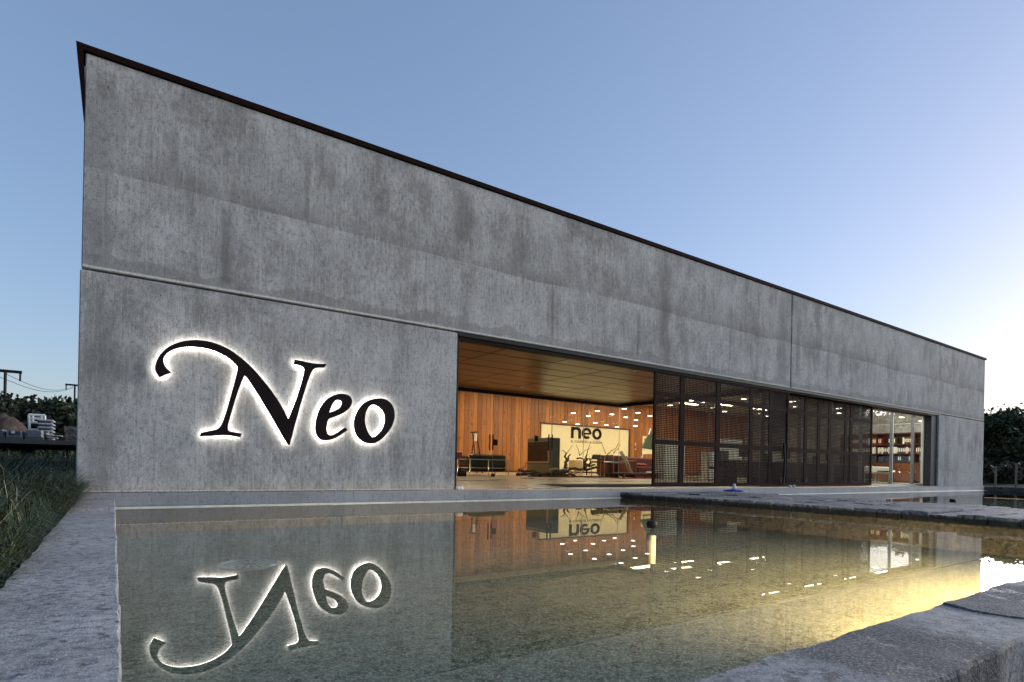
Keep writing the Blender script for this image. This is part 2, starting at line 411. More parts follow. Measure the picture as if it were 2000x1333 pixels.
M['paper'] = simple('paper', (.70, .69, .62), .8, .06, 30)
M['blue'] = simple('blue_plastic', (.03, .05, .42), .35, .1, 4)
M['rug_red'] = simple('red_rug', (.22, .03, .02), .95, .2, 30)
M['mat'] = simple('dark_mat', (.02, .018, .016), .95, .3, 30)
M['pvc'] = simple('white_pipe', (.66, .66, .58), .4, .08, 8)
M['bark'] = simple('tree_bark', (.05, .04, .032), .9, .3, 14, 0, .2, .5)
M['birch'] = simple('birch_bark', (.42, .40, .30), .8, .5, 16, 0, .3, .2)
def mat_leaf(name, a, b):
    t = NT(name); n = t.noise(1.1, 3, .6); oi = t.noise(9, 2, .5)
    c = t.mix(t.ramp(n, [(.35, 0), (.65, 1)]), a, b); c = t.mix(t.ramp(oi, [(.4, 0), (.7, .6)]), c, tuple(x*.45 for x in a))
    t.color(c); t.set(rough=.6, spec=.3); return t.m
M['leaf'] = mat_leaf('tree_leaves', (.022, .034, .014), (.05, .065, .026))
M['leaf2'] = mat_leaf('olive_leaves', (.03, .034, .018), (.06, .062, .034))
def mat_grass():
    t = NT('grass_blades'); n = t.noise(3, 3, .6); f = t.noise(37, 2, .6)
    c = t.mix(t.ramp(n, [(.35, 0), (.7, 1)]), (.026, .044, .016), (.065, .085, .034))
    c = t.mix(t.ramp(f, [(.60, 0), (.66, .9)]), c, (.24, .21, .12)); c = t.mix(t.ramp(f, [(.34, .9), (.40, 0)]), c, (.07, .05, .03))
    t.color(c); t.set(rough=.55, spec=.3); return t.m
M['grass'] = mat_grass()
def mat_ground():
    t = NT('soil_and_turf'); n = t.noise(.35, 6, .65); f = t.noise(7, 5, .7)
    c = t.mix(t.ramp(n, [(.35, 0), (.65, 1)]), (.032, .042, .018), (.06, .055, .032)); c = t.mix(t.ramp(f, [(.35, .8), (.55, 0)]), c, (.016, .014, .010))
    t.color(c); t.set(rough=.95, spec=.1); t.bump(f, .8, .06); return t.m
M['ground'] = mat_ground()
M['earth'] = simple('bare_brown_earth', (.055, .040, .033), .95, .35, 2, 0, .1, .6)
M['wrap'] = simple('grey_wrapped_blocks', (.15, .17, .20), .35, .3, 3)
M['pale_block'] = simple('pale_concrete_block', (.42, .44, .47), .7, .15, 4)
M['timber'] = simple('grey_weathered_timber', (.15, .125, .115), .8, .25, 8)
M['yard'] = simple('yard_concrete', (.09, .09, .095), .8, .2, 3)

# ------------------------------------------------------------------ setting: ground, pool, hall floor
PX0, PX1 = 0.02, 31.55                    # inner faces of the pool
PY0, PY1 = 0.93, 8.94
COP = 0.111
XL, XJ, XR = -0.365, 5.0, 31.29
def gheight(x, y):
    h = -.18
    if x < -.3:                            # bank on the left rising to the storage yard
        k = min(1, max(0, (-.36 - x) / .8))
        h = .03 + .10 * k
        dist = math.hypot(x, y)
        h += max(0, min(1, (dist - 10) / 14)) * .5
        h += .05 * noise.noise((x*.9, y*.9, 0))
    if y < .6: h = min(h, -.18 + .1 * max(0, min(1, (-x - .5)/2)))
    if y > 9 and x > 31: h = .06 + .03*noise.noise((x*.3, y*.3, 3)) + min(.7, max(0, (x-33)*.03))
    if x > 31.8 and y <= 9: h = .06 + min(.7, max(0, (x-33)*.03))
    return h
xs = sorted(set([-900, -400, -200, -120, -80, -60, -45, -35, -28, -22, -18, -15, -12, -10, -8, -7, -6, -5, -4.2, -3.5, -3, -2.5, -2, -1.6, -1.2, -.9, -.6, XL, 3, 8, 14, 20, 26, 31.9, 34, 38, 44, 50, 60, 75, 100, 150, 300, 600, 1200]))
ys = sorted(set([-600, -200, -60, -20, -8, -3, 0, .6, 1, 1.5, 2, 2.5, 3, 3.5, 4, 4.5, 5, 5.5, 6, 6.5, 7, 7.5, 8, 8.5, 9, 9.6, 10.5, 12, 14, 16, 18, 21, 25, 30, 36, 44, 54, 66, 80, 110, 160, 260, 500, 1500]))
V = [(x, y, gheight(x, y)) for y in ys for x in xs]; F = []
nx = len(xs)
for j in range(len(ys)-1):
    for i in range(nx-1):
        cx, cy = (xs[i]+xs[i+1])/2, (ys[j]+ys[j+1])/2
        if XL < cx < 31.9 and .6 < cy < 21: continue
        F.append((j*nx+i, j*nx+i+1, (j+1)*nx+i+1, (j+1)*nx+i))
g = np_mesh('ground', V, F, M['ground']); tag(g, kind='structure', label='dark rough ground around the building and pool')
pf = MB().quad((PX0-.1, PY0-.1, -.34), (PX1+.1, PY0-.1, -.34), (PX1+.1, PY1+.1, -.34), (PX0-.1, PY1+.1, -.34)).build('pool_floor', M['pool_floor']); tag(pf, kind='structure')
wv = [(PX0-.02, PY0-.02, 0), (PX1+.02, PY0-.02, 0), (PX1+.02, PY1+.02, 0), (PX0-.02, PY1+.02, 0)]
wt = MB().quad(*wv).build('pool_water', M['water']); tag(wt, kind='structure', label='still reflecting pool water in front of the concrete building')
hf = MB(); y0, y1 = 9.0, 20.6
hf.v = [(4.6, y0, fz(y0)), (31.1, y0, fz(y0)), (31.1, y1, fz(y1)), (4.6, y1, fz(y1))]; hf.f = [(0, 1, 2, 3)]
hfo = hf.build('floor', M['hall_floor']); tag(hfo, kind='structure', label='polished warm concrete floor of porch and hall')

# ------------------------------------------------------------------ building
B = empty('concrete_building', (15, 9, 0), 'long low building of grey concrete panels with rust brown roof edge', 'building')
ZJ0, ZJ1, ZT = 2.995, 3.026, 5.70        # joint between lower and upper panels, top of the panels
JX = X_at(1546, 9, 660)
def panel(name, x0, x1, z0, z1, nxs=1):
    return MB().bev(x0, x1, 9.0, 9.30, z0, z1, .012).build(name, M['facade'], B)
panel('wall_panel', XL, JX-.022, ZJ1, ZT)
panel('wall_panel', JX+.022, XR, ZJ1, ZT)
MB().box(JX-.3, JX+.3, 9.32, 9.36, ZJ1, ZT-.26).build('joint_backing', M['black_steel'], B)
panel('wall_panel', XL-.012, XJ, .2, ZJ0)
XW = X_at(1833, 9, 880)
panel('wall_panel', XW, XR+.012, .2, ZJ0)
MB().box(XL, XL+.3, 9.31, 21, 0, ZT).build('side_wall', M['facade'], B)
MB().box(XR-.3, XR, 9.31, 21, 0, ZT).build('side_wall', M['facade'], B)
MB().box(XL+.31, XR-.31, 20.7, 21, 0, ZT).build('rear_wall', M['facade'], B)
MB().box(XL+.02, XR-.02, 9.28, 20.98, ZT-.25, ZT-.02).build('roof', M['facade'], B)
rf = MB().box(XL-.02, XR+.10, 8.97, 9.33, ZT+.004, ZT+.085)
rf.build('roof_edge', M['corten'], B)
# tapering corner flashing under the roof edge at the near corner
t_ = MB(); a = XL-.095
t_.v = [(a, 8.97, ZT+.087), (XL-.021, 8.97, ZT+.087), (XL-.003, 8.97, ZT-.85), (a, 9.4, ZT+.087), (XL-.021, 9.4, ZT+.087), (XL-.003, 9.4, ZT-.85)]
t_.f = [(0, 2, 1), (3, 4, 5), (0, 1, 4, 3), (1, 2, 5, 4), (2, 0, 3, 5)]
t_.build('corner_flashing', M['corten'], B)
# track of the sliding screens
MB().box(XJ, XW, 9.015, 9.06, ZJ0-.045, ZJ1-.004).build('screen_track', M['black_steel'], B)
MB().box(XJ, XW, 9.065, 9.28, ZJ0-.085, ZJ1-.004).build('screen_track', M['black_steel'], B)
MB().box(XJ+.002, XJ+.05, 9.03, 9.29, .21, ZJ0-.09).build('jamb', M['black_steel'], B)
MB().box(XW-.55, XW-.005, 9.06, 9.29, .21, ZJ0-.09).build('jamb', simple('dark_jamb_metal', (.035, .042, .05), .6, .15, 5, 0, .1), B)
# plinth at the water
pl = MB().box(XL+.02, XR+.02, 8.955, 9.0, -.34, .196); pl.build('plinth', M['plinth'], B)
lg = MB().bev(PX0, XR+.3, 8.915, 8.957, -.012, .014, .004); lg.build('plinth_ledge', M['ledge'], B)
MB().box(XL+.3, 4.6, 9.31, 20.6, .1, ZJ0).build('core', M['plaster'], B)

# porch ceiling, one panel at a time
ZC = 2.945
YG = 14.9
PCX = X_at(1211, YG, 790)
CE = empty('porch_ceiling', (9, 12, ZC), parent=B)
pw_, ph_ = 1.62, .738
first = {}
for i in range(7):
    for j in range(8):
        x0 = XJ-.3 + i*pw_; y0 = 9.3 + j*ph_*.948
        x1 = min(x0+pw_-.03, PCX+.3)
        if x0 > PCX: continue
        key = round(x1-x0, 3)
        if key not in first:
            first[key] = (MB().box(x0, x1, y0, y0+ph_*.948-.045, ZC, ZC+.012).build('ceiling_panel', M['ceiling'], CE), x0, y0)
        else:
            s, sx, sy = first[key]
            o = place(s, 'ceiling_panel', (0, 0, 0), CE); o.location = (x0-sx, y0-sy, random.uniform(-.002, .002)); 
MB().box(XJ-.3, 31, 9.3, 20.6, ZC+.05, ZC+.08).build('ceiling_void', M['black_steel'], B) if False else None
MB().box(XJ-.35, PCX+.32, 9.3, YG+.02, ZC+.03, ZC+.06).build('ceiling_backing', M['black_steel'], B)
for (px, py) in ((1022, 756), (1234, 725)):
    p = at_z(px, py, ZC-.004)
    dl = MB().lathe((p.x, p.y, ZC-.012), [(.02, .008), (.09, .008), (.10, 0), (.10, .012)], 14).build('recessed_light', M['chrome'], CE)
# hall ceiling, higher than the porch
MB().box(4.6, 31, YG+.05, 20.6, 3.9, 3.95).build('hall_ceiling', M['plaster'], B)
MB().box(PCX+.33, 31, 9.31, YG+.04, 3.9, 3.95).build('office_ceiling', M['taupe'], B)
# soffit beams over the glass
MB().box(XJ-.3, PCX+.1, YG-.04, YG+.06, ZC-.10, ZC-.004).build('glass_head', M['black_steel'], B)
MB().box(PCX-.05, PCX+.05, 9.36, YG-.05, ZC-.10, ZC-.004).build('glass_head', M['black_steel'], B)
MB().box(XJ-.3, PCX+.32, YG+.02, YG+.05, ZC+.065, 3.9).build('bulkhead', M['plaster'], B)
MB().box(PCX+.32, PCX+.35, 9.31, YG+.04, ZC+.065, 3.9).build('bulkhead', M['plaster'], B)

# timber wall, board by board
YW = 20.4
TW = empty('timber_wall', (15, YW, fz(YW)), parent=B)
bw = .21; x = 5.0; bz = None; k = 0
while x < 31:
    if k % 5 == 0:
        pass
    w = bw
    if bz is None:
        bz = MB().bev(x, x+w-.008, YW, YW+.03, fz(YW), 3.88, .006).build('wood_board', M['pine'], TW); bx0 = x
    else:
        o = place(bz, 'wood_board', (0, 0, 0), TW); o.location = (x-bx0, random.uniform(-.006, .006), 0)
    x += w; k += 1
MB().box(5, 31, YW+.035, YW+.06, fz(YW), 3.88).build('wall_backing', M['dark_wood'], TW)
MB().box(5, 31, YW-.02, YW-.008, fz(YW), fz(YW)+.07).build('skirting', M['dark_wood'], TW)

# glass front of the hall
GF = empty('glass_front', (11, YG, fz(YG)), parent=B)
zb, zt_ = fz(YG)+.01, ZC-.105
gx = [XJ-.2] + [X_at(p, YG, 850) for p in (963, 1018, 1078, 1140)] + [PCX]
for i in range(5):
    MB().box(gx[i]+.006, gx[i+1]-.006, YG, YG+.012, zb+.05, zt_).build('pane', M['glass'], GF)
    MB().box(gx[i+1]-.006, gx[i+1]+.006, YG-.004, YG+.016, zb, zt_).build('glass_joint', M['steel' if i >= 3 else 'alu'], GF)
MB().box(X_at(1033, YG), PCX, YG-.02, YG+.03, zb, zb+.05).build('bottom_rail', M['dark_wood'], GF)
yy = [YG-.006, 12.9, 11.1, 9.4]
for i in range(3):
    MB().box(PCX-.006, PCX+.006, yy[i+1]+.006, yy[i]-.006, fz(yy[i])+.04, zt_).build('pane', M['glass'], GF)
    MB().box(PCX-.01, PCX+.01, yy[i+1]-.006, yy[i+1]+.006, fz(yy[i]), zt_).build('glass_joint', M['steel'], GF)
for px in (955, 961, 1070, 1076.5):         # pull handles either side of the door leaves
    xx = X_at(px, YG, 865); za, zb2 = at_y(px, 880, YG).z, at_y(px, 849, YG).z
    h = MB().tube([(xx, YG-.05, za), (xx, YG-.05, zb2)], .022, 8)
    for q in (.2, .8): h.tube([(xx, YG-.05, za+(zb2-za)*q), (xx, YG+.01, za+(zb2-za)*q)], .012, 6)
    h.build('pull_handle', M['black_steel'], GF)
for px, w_ in ((963, .05), (902, .14), (1054, .05)):
    xx = X_at(px, YG, 930)
    MB().box(xx-w_, xx+w_, YG-.03, YG+.04, zb, zb+.09).build('floor_patch', M['black_steel'], GF)
for px, py in ((968, 864.5), (1047.5, 857), (902, 758)):
    p = at_y(px, py, YG); MB().box(p.x-.055, p.x+.055, YG-.025, YG+.03, p.z-.09 if py > 800 else p.z-.05, p.z+.09 if py > 800 else p.z+.05).build('lock_case', M['black_steel'], GF)

# window band behind the screens and at the right
WB = empty('window_band', (23, 9.4, .25), parent=B)
wx = [PCX+.1, 17.0, 19.0, 20.85] + [X_at(p, 9.35, 880) for p in (1742, 1783)] + [XW-.56]
for i in range(len(wx)-1):
    MB().box(wx[i]+.03, wx[i+1]-.03, 9.36, 9.375, .28, 2.90).build('pane', M['glass'], WB)
    MB().bev(wx[i]-.035, wx[i]+.035, 9.32, 9.42, .212, 2.91, .006).build('mullion', M['alu'], WB)
MB().bev(PCX+.1, XW-.56, 9.31, 9.43, .207, .27, .006).build('window_sill', M['alu'], WB)
MB().box(PCX+.1, XW, 9.31, 9.43, 2.91, 3.89).build('window_head', M['black_steel'], WB)
MB().box(XW-.55, XR-.3, 9.31, 9.4, .21, 3.89).build('inner_lining', M['plaster'], B)

# ------------------------------------------------------------------ sliding perforated screens
def screen(x0, x1, y, mull, label):
    S = empty('sliding_screen', ((x0+x1)/2, y, .22), label, 'screen', 'perforated sliding screens')
    z0, z1 = .235, 2.94
    th = .045
    for (a, b, c, d) in ((x0, x1, z0, z0+.09), (x0, x1, z1-.07, z1)):
        MB().box(a, b, y-th/2, y+th/2, c, d).build('frame_rail', M['screen'], S)
    for a in (x0, x1-.07):
        MB().box(a, a+.07, y-th/2, y+th/2, z0+.09, z1-.07).build('frame_post', M['screen'], S)
    for a in mull:
        MB().box(a-.075, a+.075, y-.012, y+th/2, z0+.09, z1-.07).build('mullion', M['screen'], S)
    for z in (1.28, 2.40):
        MB().box(x0+.07, x1-.07, y-.009, y+th/2-.003, z-.06, z+.06).build('cross_rail', M['screen'], S)
    # perforated sheet, each hole real
    X0, X1, Z0, Z1 = x0+.07, x1-.07, z0+.09, z1-.07
    pxh, pzh = .054, .0425
    nX, nZ = int((X1-X0)/pxh), int((Z1-Z0)/pzh); pxh = (X1-X0)/nX; pzh = (Z1-Z0)/nZ
    ih, kh = .24, .24                                # margin share round each hole
    gxs = np.array([c for i in range(nX) for c in (i*pxh+ih*pxh, i*pxh+(1-ih)*pxh)]); gxs = np.concatenate([[0], gxs, [X1-X0]])+X0
    gzs = np.array([c for i in range(nZ) for c in (i*pzh+kh*pzh, i*pzh+(1-kh)*pzh)]); gzs = np.concatenate([[0], gzs, [Z1-Z0]])+Z0
    GX, GZ = np.meshgrid(gxs, gzs); n = len(gxs); mz = len(gzs)
    V = np.stack([GX.ravel(), np.full(GX.size, y-.004), GZ.ravel()], 1)
    I, J = np.meshgrid(np.arange(n-1), np.arange(mz-1)); I = I.ravel(); J = J.ravel()
    keep = ~((I % 2 == 1) & (J % 2 == 1)); I = I[keep]; J = J[keep]
    F = np.stack([J*n+I, J*n+I+1, (J+1)*n+I+1, (J+1)*n+I], 1)
    sh = np_mesh('perforated_sheet', V, F, M['screen'], S)
    md = sh.modifiers.new('thick', 'SOLIDIFY'); md.thickness = .003
    return S
sA0, sA1 = X_at(1278, 9.06, 860), X_at(1541, 9.06, 860)
sB0, sB1 = X_at(1502, 9.2, 860), X_at(1703, 9.2, 860)
SA = screen(sA0, sA1, 9.10, [X_at(p, 9.1, 860) for p in (1331, 1401, 1466, 1504)], 'left sliding screen of brown perforated metal nearest the open porch')
SB = screen(sB0, sB1, 9.21, [X_at(p, 9.21, 860) for p in (1573, 1598.5, 1619.5, 1651.6, 1662)], 'right sliding screen of brown perforated metal beside the office window')
hp = [(X_at(1529, 9.06, 900), 9.04-.03*math.sin(q*math.pi), .30+q*1.15) for q in np.linspace(0, 1, 9)]
MB().tube(hp, .03, 8).build('pull_handle', M['black_steel'], SA)

# ------------------------------------------------------------------ the sign on the facade
def chaikin(pts, it=2, corner=50):
    P = [np.array(p, float) for p in pts]
    keep = []
    n = len(P)
    for i in range(n):
        a = P[i]-P[i-1]; b = P[(i+1) % n]-P[i]
        ang = abs(math.degrees(math.atan2(a[0]*b[1]-a[1]*b[0], a@b))); keep.append(ang > corner)
    for _ in range(it):
        Q, K = [], []
        n = len(P)
        for i in range(n):
            j = (i+1) % n
            if keep[i]: Q.append(P[i]); K.append(True)
            else:
                Q.append(P[i]*.75+P[i-1]*.25); K.append(False); Q.append(P[i]*.75+P[j]*.25); K.append(False)
        P, keep = Q, K
    return P
CN = [(185,418),(265,385),(240,362),(221,337),(211,310),(213,285),(228,258),(255,235),(295,217),(345,206),(400,202),(460,206),(520,216),(580,235),(640,264),(690,298),(725,335),(733,350),(725,395),(705,470),(680,560),(655,650),(635,710),(618,750),(600,772),(580,783),(530,793),(478,803),(465,830),(540,829),(600,824),(640,822),(690,826),(750,837),(758,812),(700,800),(668,793),(661,775),(665,745),(680,690),(700,620),(725,540),(750,470),(770,425),(780,405),(800,425),(830,470),(870,530),(915,605),(960,680),(1000,750),(1040,820),(1083,890),(1093,890),(1105,850),(1125,770),(1150,680),(1175,590),(1200,510),(1222,440),(1240,395),(1255,365),(1280,352),(1335,350),(1350,325),(1290,325),(1220,315),(1170,303),(1130,296),(1120,325),(1160,332),(1185,342),(1198,355),(1197,375),(1185,430),(1165,500),(1140,575),(1115,640),(1085,712),(1060,660),(1020,590),(975,525),(930,465),(880,405),(830,350),(780,303),(725,260),(670,222),(610,193),(540,170),(470,158),(400,158),(340,167),(280,187),(235,213),(195,250),(168,290),(153,335),(152,360),(165,390)]
Ce = [(1497,787),(1450,822),(1400,850),(1350,862),(1310,855),(1285,828),(1273,785),(1275,740),(1285,690),(1305,635),(1335,590),(1375,555),(1420,535),(1460,531),(1500,540),(1523,560),(1530,590),(1520,622),(1490,655),(1450,678),(1400,698),(1365,710),(1355,735),(1348,770),(1350,800),(1362,820),(1385,825),(1420,810),(1455,785),(1482,770)]
Ceh = [(1370,665),(1378,635),(1392,600),(1415,578),(1440,575),(1458,585),(1460,605),(1445,630),(1415,650)]
Co = [(1725,563),(1765,572),(1800,597),(1820,635),(1828,680),(1820,730),(1800,775),(1765,820),(1730,855),(1690,880),(1650,882),(1605,868),(1570,838),(1550,795),(1543,745),(1550,695),(1575,640),(1610,600),(1660,572)]
Coh = [(1680,608),(1715,620),(1745,648),(1762,685),(1762,725),(1750,770),(1725,805),(1695,832),(1670,838),(1645,815),(1627,775),(1617,725),(1620,680),(1635,640),(1655,615)]
def extruded(name, loops, mat, parent, yc, half, offset=0.0):       # loops of (x, z); slab from yc-half to yc+half
    cu = bpy.data.curves.new(name, 'CURVE'); cu.dimensions = '2D'; cu.fill_mode = 'BOTH'; cu.extrude = half; cu.offset = offset
    for L in loops:
        s = cu.splines.new('POLY'); s.points.add(len(L)-1); s.use_cyclic_u = True
        for p, q in zip(s.points, L): p.co = (q[0], q[1], 0, 1)
    tmp = bpy.data.objects.new('tmp', cu); C.objects.link(tmp)
    dg = bpy.context.evaluated_depsgraph_get(); me = bpy.data.meshes.new_from_object(tmp.evaluated_get(dg))
    bpy.data.objects.remove(tmp); bpy.data.curves.remove(cu)
    off = wpos(parent) if parent else Vector()
    me.transform(Matrix(((1,0,0,-off.x),(0,0,-1,yc-off.y),(0,1,0,-off.z),(0,0,0,1))))
    me.name = name; me.materials.clear(); me.materials.append(mat)
    o = bpy.data.objects.new(name, me); C.objects.link(o)
    if parent: o.parent = parent
    return o
LY = 8.87                                  # face of the letters
def letter(loops, label):
    W = []
    for L in loops:
        pts = chaikin(L)
        W.append([(lambda p: (p.x, p.z))(at_y(260+q[0]/3.5714, 620+q[1]/3.5714, LY)) for q in pts])
    A = np.array(W[0]); c = A.mean(0)
    E_ = empty('sign_letter', (c[0], 9, A[:, 1].min()), label, 'sign letter', 'letters of the wall sign')
    extruded('letter_body', W, M['letter'], E_, LY+.028, .028)
    extruded('back_light', W, M['halo'], E_, LY+.092, .008, -.006)
    idx = np.linspace(0, len(A)-1, 7).astype(int)[:6]
    pins = MB()
    for i in idx:
        q = A[i]*.93+c*.07 if False else A[i]
        nrm = (c-q)/np.linalg.norm(c-q); q = q+nrm*.03
        pins.tube([(q[0], LY+.03, q[1]), (q[0], 9.0, q[1])], .005, 5)
    return E_
letter([CN], 'big dark metal letter N with a long swash, backlit')
letter([Ce, Ceh], 'dark metal letter e between N and o, backlit')
letter([Co, Coh], 'dark metal letter o at the right end, backlit')

# ------------------------------------------------------------------ pool edge walls and walkway
def rough_block(mb, x0, x1, y0, y1, z0, z1, nx, ny, jit, seed, jz=.006):
    def dv(x, y, z, e):
        k = jit
        return (x + k*noise.noise((x*7+seed, y*7, z*9)) + .4*k*noise.noise((x*31, y*31, seed)), y + k*noise.noise((y*7, x*7+seed, z*9+3)) + .4*k*noise.noise((y*31+5, x*31, seed)), z + jz*noise.noise((x*5, y*5, seed+2)))
    n0 = len(mb.v)
    us = [x0+(x1-x0)*i/nx for i in range(nx+1)]; ws = [y0+(y1-y0)*j/ny for j in range(ny+1)]
    for w in ws:
        for u in us: mb.v.append(dv(u, w, z1, 0))
    for j in range(ny):
        for i in range(nx):
            a = n0+j*(nx+1)+i; mb.f.append((a, a+1, a+nx+2, a+nx+1))
    ring = [(i, 0) for i in range(nx+1)] + [(nx, j) for j in range(1, ny+1)] + [(i, ny) for i in range(nx-1, -1, -1)] + [(0, j) for j in range(ny-1, 0, -1)]
    top = [n0+j*(nx+1)+i for i, j in ring]; prev = top; 
    cx, cy = (x0+x1)/2, (y0+y1)/2
    for zl, out in ((z1-.012, .006), (z0, .006)):
        cur = []
        for t in top:
            x, y, z = mb.v[t]
            sx = out if x > x1-.03 else (-out if x < x0+.03 else 0); sy = out if y > y1-.03 else (-out if y < y0+.03 else 0)
            mb.v.append((x+sx, y+sy, zl)); cur.append(len(mb.v)-1)
        for k in range(len(top)):
            k2 = (k+1) % len(top); mb.f.append((prev[k], cur[k], cur[k2], prev[k2]))
        prev = cur
    mb.f.append(tuple(reversed(prev)))
    return mb
LW = empty('pool_wall', (-.17, 5, -.34), 'long blue grey concrete pool wall running back along the grass', 'pool wall')
for i, (a, b) in enumerate(((.0, 1.9), (1.9, 3.77), (3.77, 4.64), (4.64, 5.42), (5.42, 7.2), (7.2, 8.94))):
    rough_block(MB(), XL+.01, PX0, a+.004, b-.004, -.3, COP+(.005 if i % 2 else -.004), 14, int((b-a)*24), .009, i*3.1).build('coping_block', M['coping'], LW, False)
FW = empty('pool_wall', (8, .76, -.34), 'near pool wall with alternating pale and dark wet blocks in the front corner', 'pool wall')
cuts = [PX0+.012, 1.2, 2.79, 4.3, 5.8, 8, 10, 12, 14, 16, 18, 20, 22, 24, 26, 28, 30, 31.9]
for i in range(len(cuts)-1):
    a, b = cuts[i], cuts[i+1]
    dk = i % 2 == 1
    o = rough_block(MB(), a+.0015, b-.0015, .60, PY0, -.55, COP+(-.003 if dk else .001), max(4, int((b-a)*(36 if b < 6 else 8))), 14 if b < 6 else 5, .016 if b < 6 else .008, 20+i*2.3, .010).build('coping_block', M['coping_front'], FW, False)
RW = empty('pool_wall', (31.7, 5, -.34), 'far end wall of the pool beyond the building corner', 'pool wall')
MB().bev(PX1, 31.88, PY0+.012, 9.6, -.3, .17, .01).build('coping_block', M['coping_dark'], RW)
WX0, WX1 = 8.93, 12.35
WK = empty('walkway', (10.6, 5, -.34), 'dark stone slab walkway crossing the pool to the porch', 'walkway')
yk = PY0+.02; r = 0
while yk < 8.8:
    y2 = min(yk+.315, 8.85)
    cs = [WX0 + random.uniform(-.02, .02)] + [WX0 + 3.42*f + random.uniform(-.2, .2) for f in ((.35, .68) if r % 2 else (.52,))] + [WX1 + random.uniform(-.02, .02)]
    for q in range(len(cs)-1):
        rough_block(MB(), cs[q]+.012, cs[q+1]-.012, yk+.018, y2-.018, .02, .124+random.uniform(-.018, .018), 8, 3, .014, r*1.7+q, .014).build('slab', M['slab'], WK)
    yk += .315; r += 1
MB().box(WX0+.06, WX1-.06, PY0+.05, 8.84, -.34, .022).build('walkway_base', M['coping_dark'], WK)

# ------------------------------------------------------------------ small things outside
p = Vector((X_at(1434, 8.55, 957), 8.55, .125)); bl = empty('mop_head', (p.x, p.y, .125), 'round blue mop head with white knob on the walkway', 'mop head')
MB().lathe((p.x, p.y, .13), [(.02, 0), (.26, 0), (.28, .015), (.2, .035), (.07, .05)], 20).build('disc', M['blue'], bl, True)
MB().lathe((p.x, p.y, .178), [(.05, 0), (.05, .04), (.03, .09), (.035, .13), (.02, .14)], 12).build('knob', M['white'], bl, True)
def pipe(px, py, label, ztop):
    p = at_z(px, py, ztop); e = empty('overflow_pipe', (p.x, p.y, -.34), label, 'pipe', 'overflow pipes in the pool')
    r = .052
    MB().lathe((p.x, p.y, -.34), [(r*.85, 0), (r*.85, .26+ztop-.07)], 14).build('tube', M['pvc'], e, True)
    MB().lathe((p.x, p.y, ztop-.07), [(r, 0), (r, .058), (r*.8, .07)], 14).build('cap', M['black_steel'], e, True)
pipe(1273, 1018, 'black capped white pipe standing in the pool before the walkway', .10)
pipe(1861, 975, 'black capped pipe in the water behind the walkway', .16)
p = at_z(487, 1103, -.25); dr_ = empty('floor_drain', (p.x, p.y, -.34), 'round slotted drain grate on the pool floor', 'drain')
d_ = MB()
for k in range(16):
    a0 = 2*math.pi*k/16; a1 = a0+.25
    n = len(d_.v)
    for rr, aa in ((.05, a0), (.21, a0+.03), (.21, a1-.03), (.05, a1)): d_.v.append((p.x+rr*math.cos(aa), p.y+rr*math.sin(aa), -.245))
    d_.f.append((n, n+1, n+2, n+3))
d_.build('grate_bars', M['steel'], dr_)
MB().tube([(p.x+.23*math.cos(a), p.y+.23*math.sin(a), -.25) for a in np.linspace(0, 2*math.pi, 25)], .015, 6, False).build('rim', M['steel'], dr_)
def knob(px, py, label):
    p = at_y(px, py, 8.975); e = MB().lathe((p.x, 8.985, .197), [(.03, 0), (.045, .02), (.045, .05), (.02, .07)], 10).build('door_stop', M['white'], None, True)
    tag(e, label, 'door stop', 'white door stops on the plinth')
knob(895, 959, 'left of two white door stops at the concrete jamb')
knob(900.5, 959, 'right of two white door stops at the concrete jamb')
knob(1543.5, 951.5, 'left of two white door stops under the screens')
knob(1551.5, 951.5, 'right of two white door stops under the screens')
# underwater lamps on the near wall
for k, (LX, pw) in enumerate(((4.2, 420), (5.7, 950), (7.2, 700))):
    pe = empty('pool_lamp', (LX, PY0, -.13), ('left', 'middle', 'right')[k] + ' one of three warm underwater lamps on the near pool wall', 'lamp', 'underwater pool lamps')
    MB().tube([(LX, PY0+.012, -.11), (LX, PY0+.05, -.11)], .09, 18).build('housing', M['chrome'], pe)
    MB().tube([(LX, PY0+.052, -.11), (LX, PY0+.058, -.11)], .075, 18).build('lens', M['pool_lamp'], pe)
    MB().box(LX-.35, LX+.35, PY0+.012, PY0+.23, -.048, -.044).build('hood', M['black_steel'], pe)  # unseen plate added to keep the lamp's light off the facade
    pl_d = bpy.data.lights.new('pool_lamp_light', 'SPOT'); pl_d.energy = pw; pl_d.color = (1, .64, .26); pl_d.spot_size = math.radians(150); pl_d.spot_blend = .8; pl_d.shadow_soft_size = .003
    po = bpy.data.objects.new('pool_lamp_light', pl_d); C.objects.link(po); po.parent = pe
    po.location = (0, .09, .076); po.rotation_euler = Vector((0, -1, .10)).to_track_quat('Z', 'Y').to_euler()

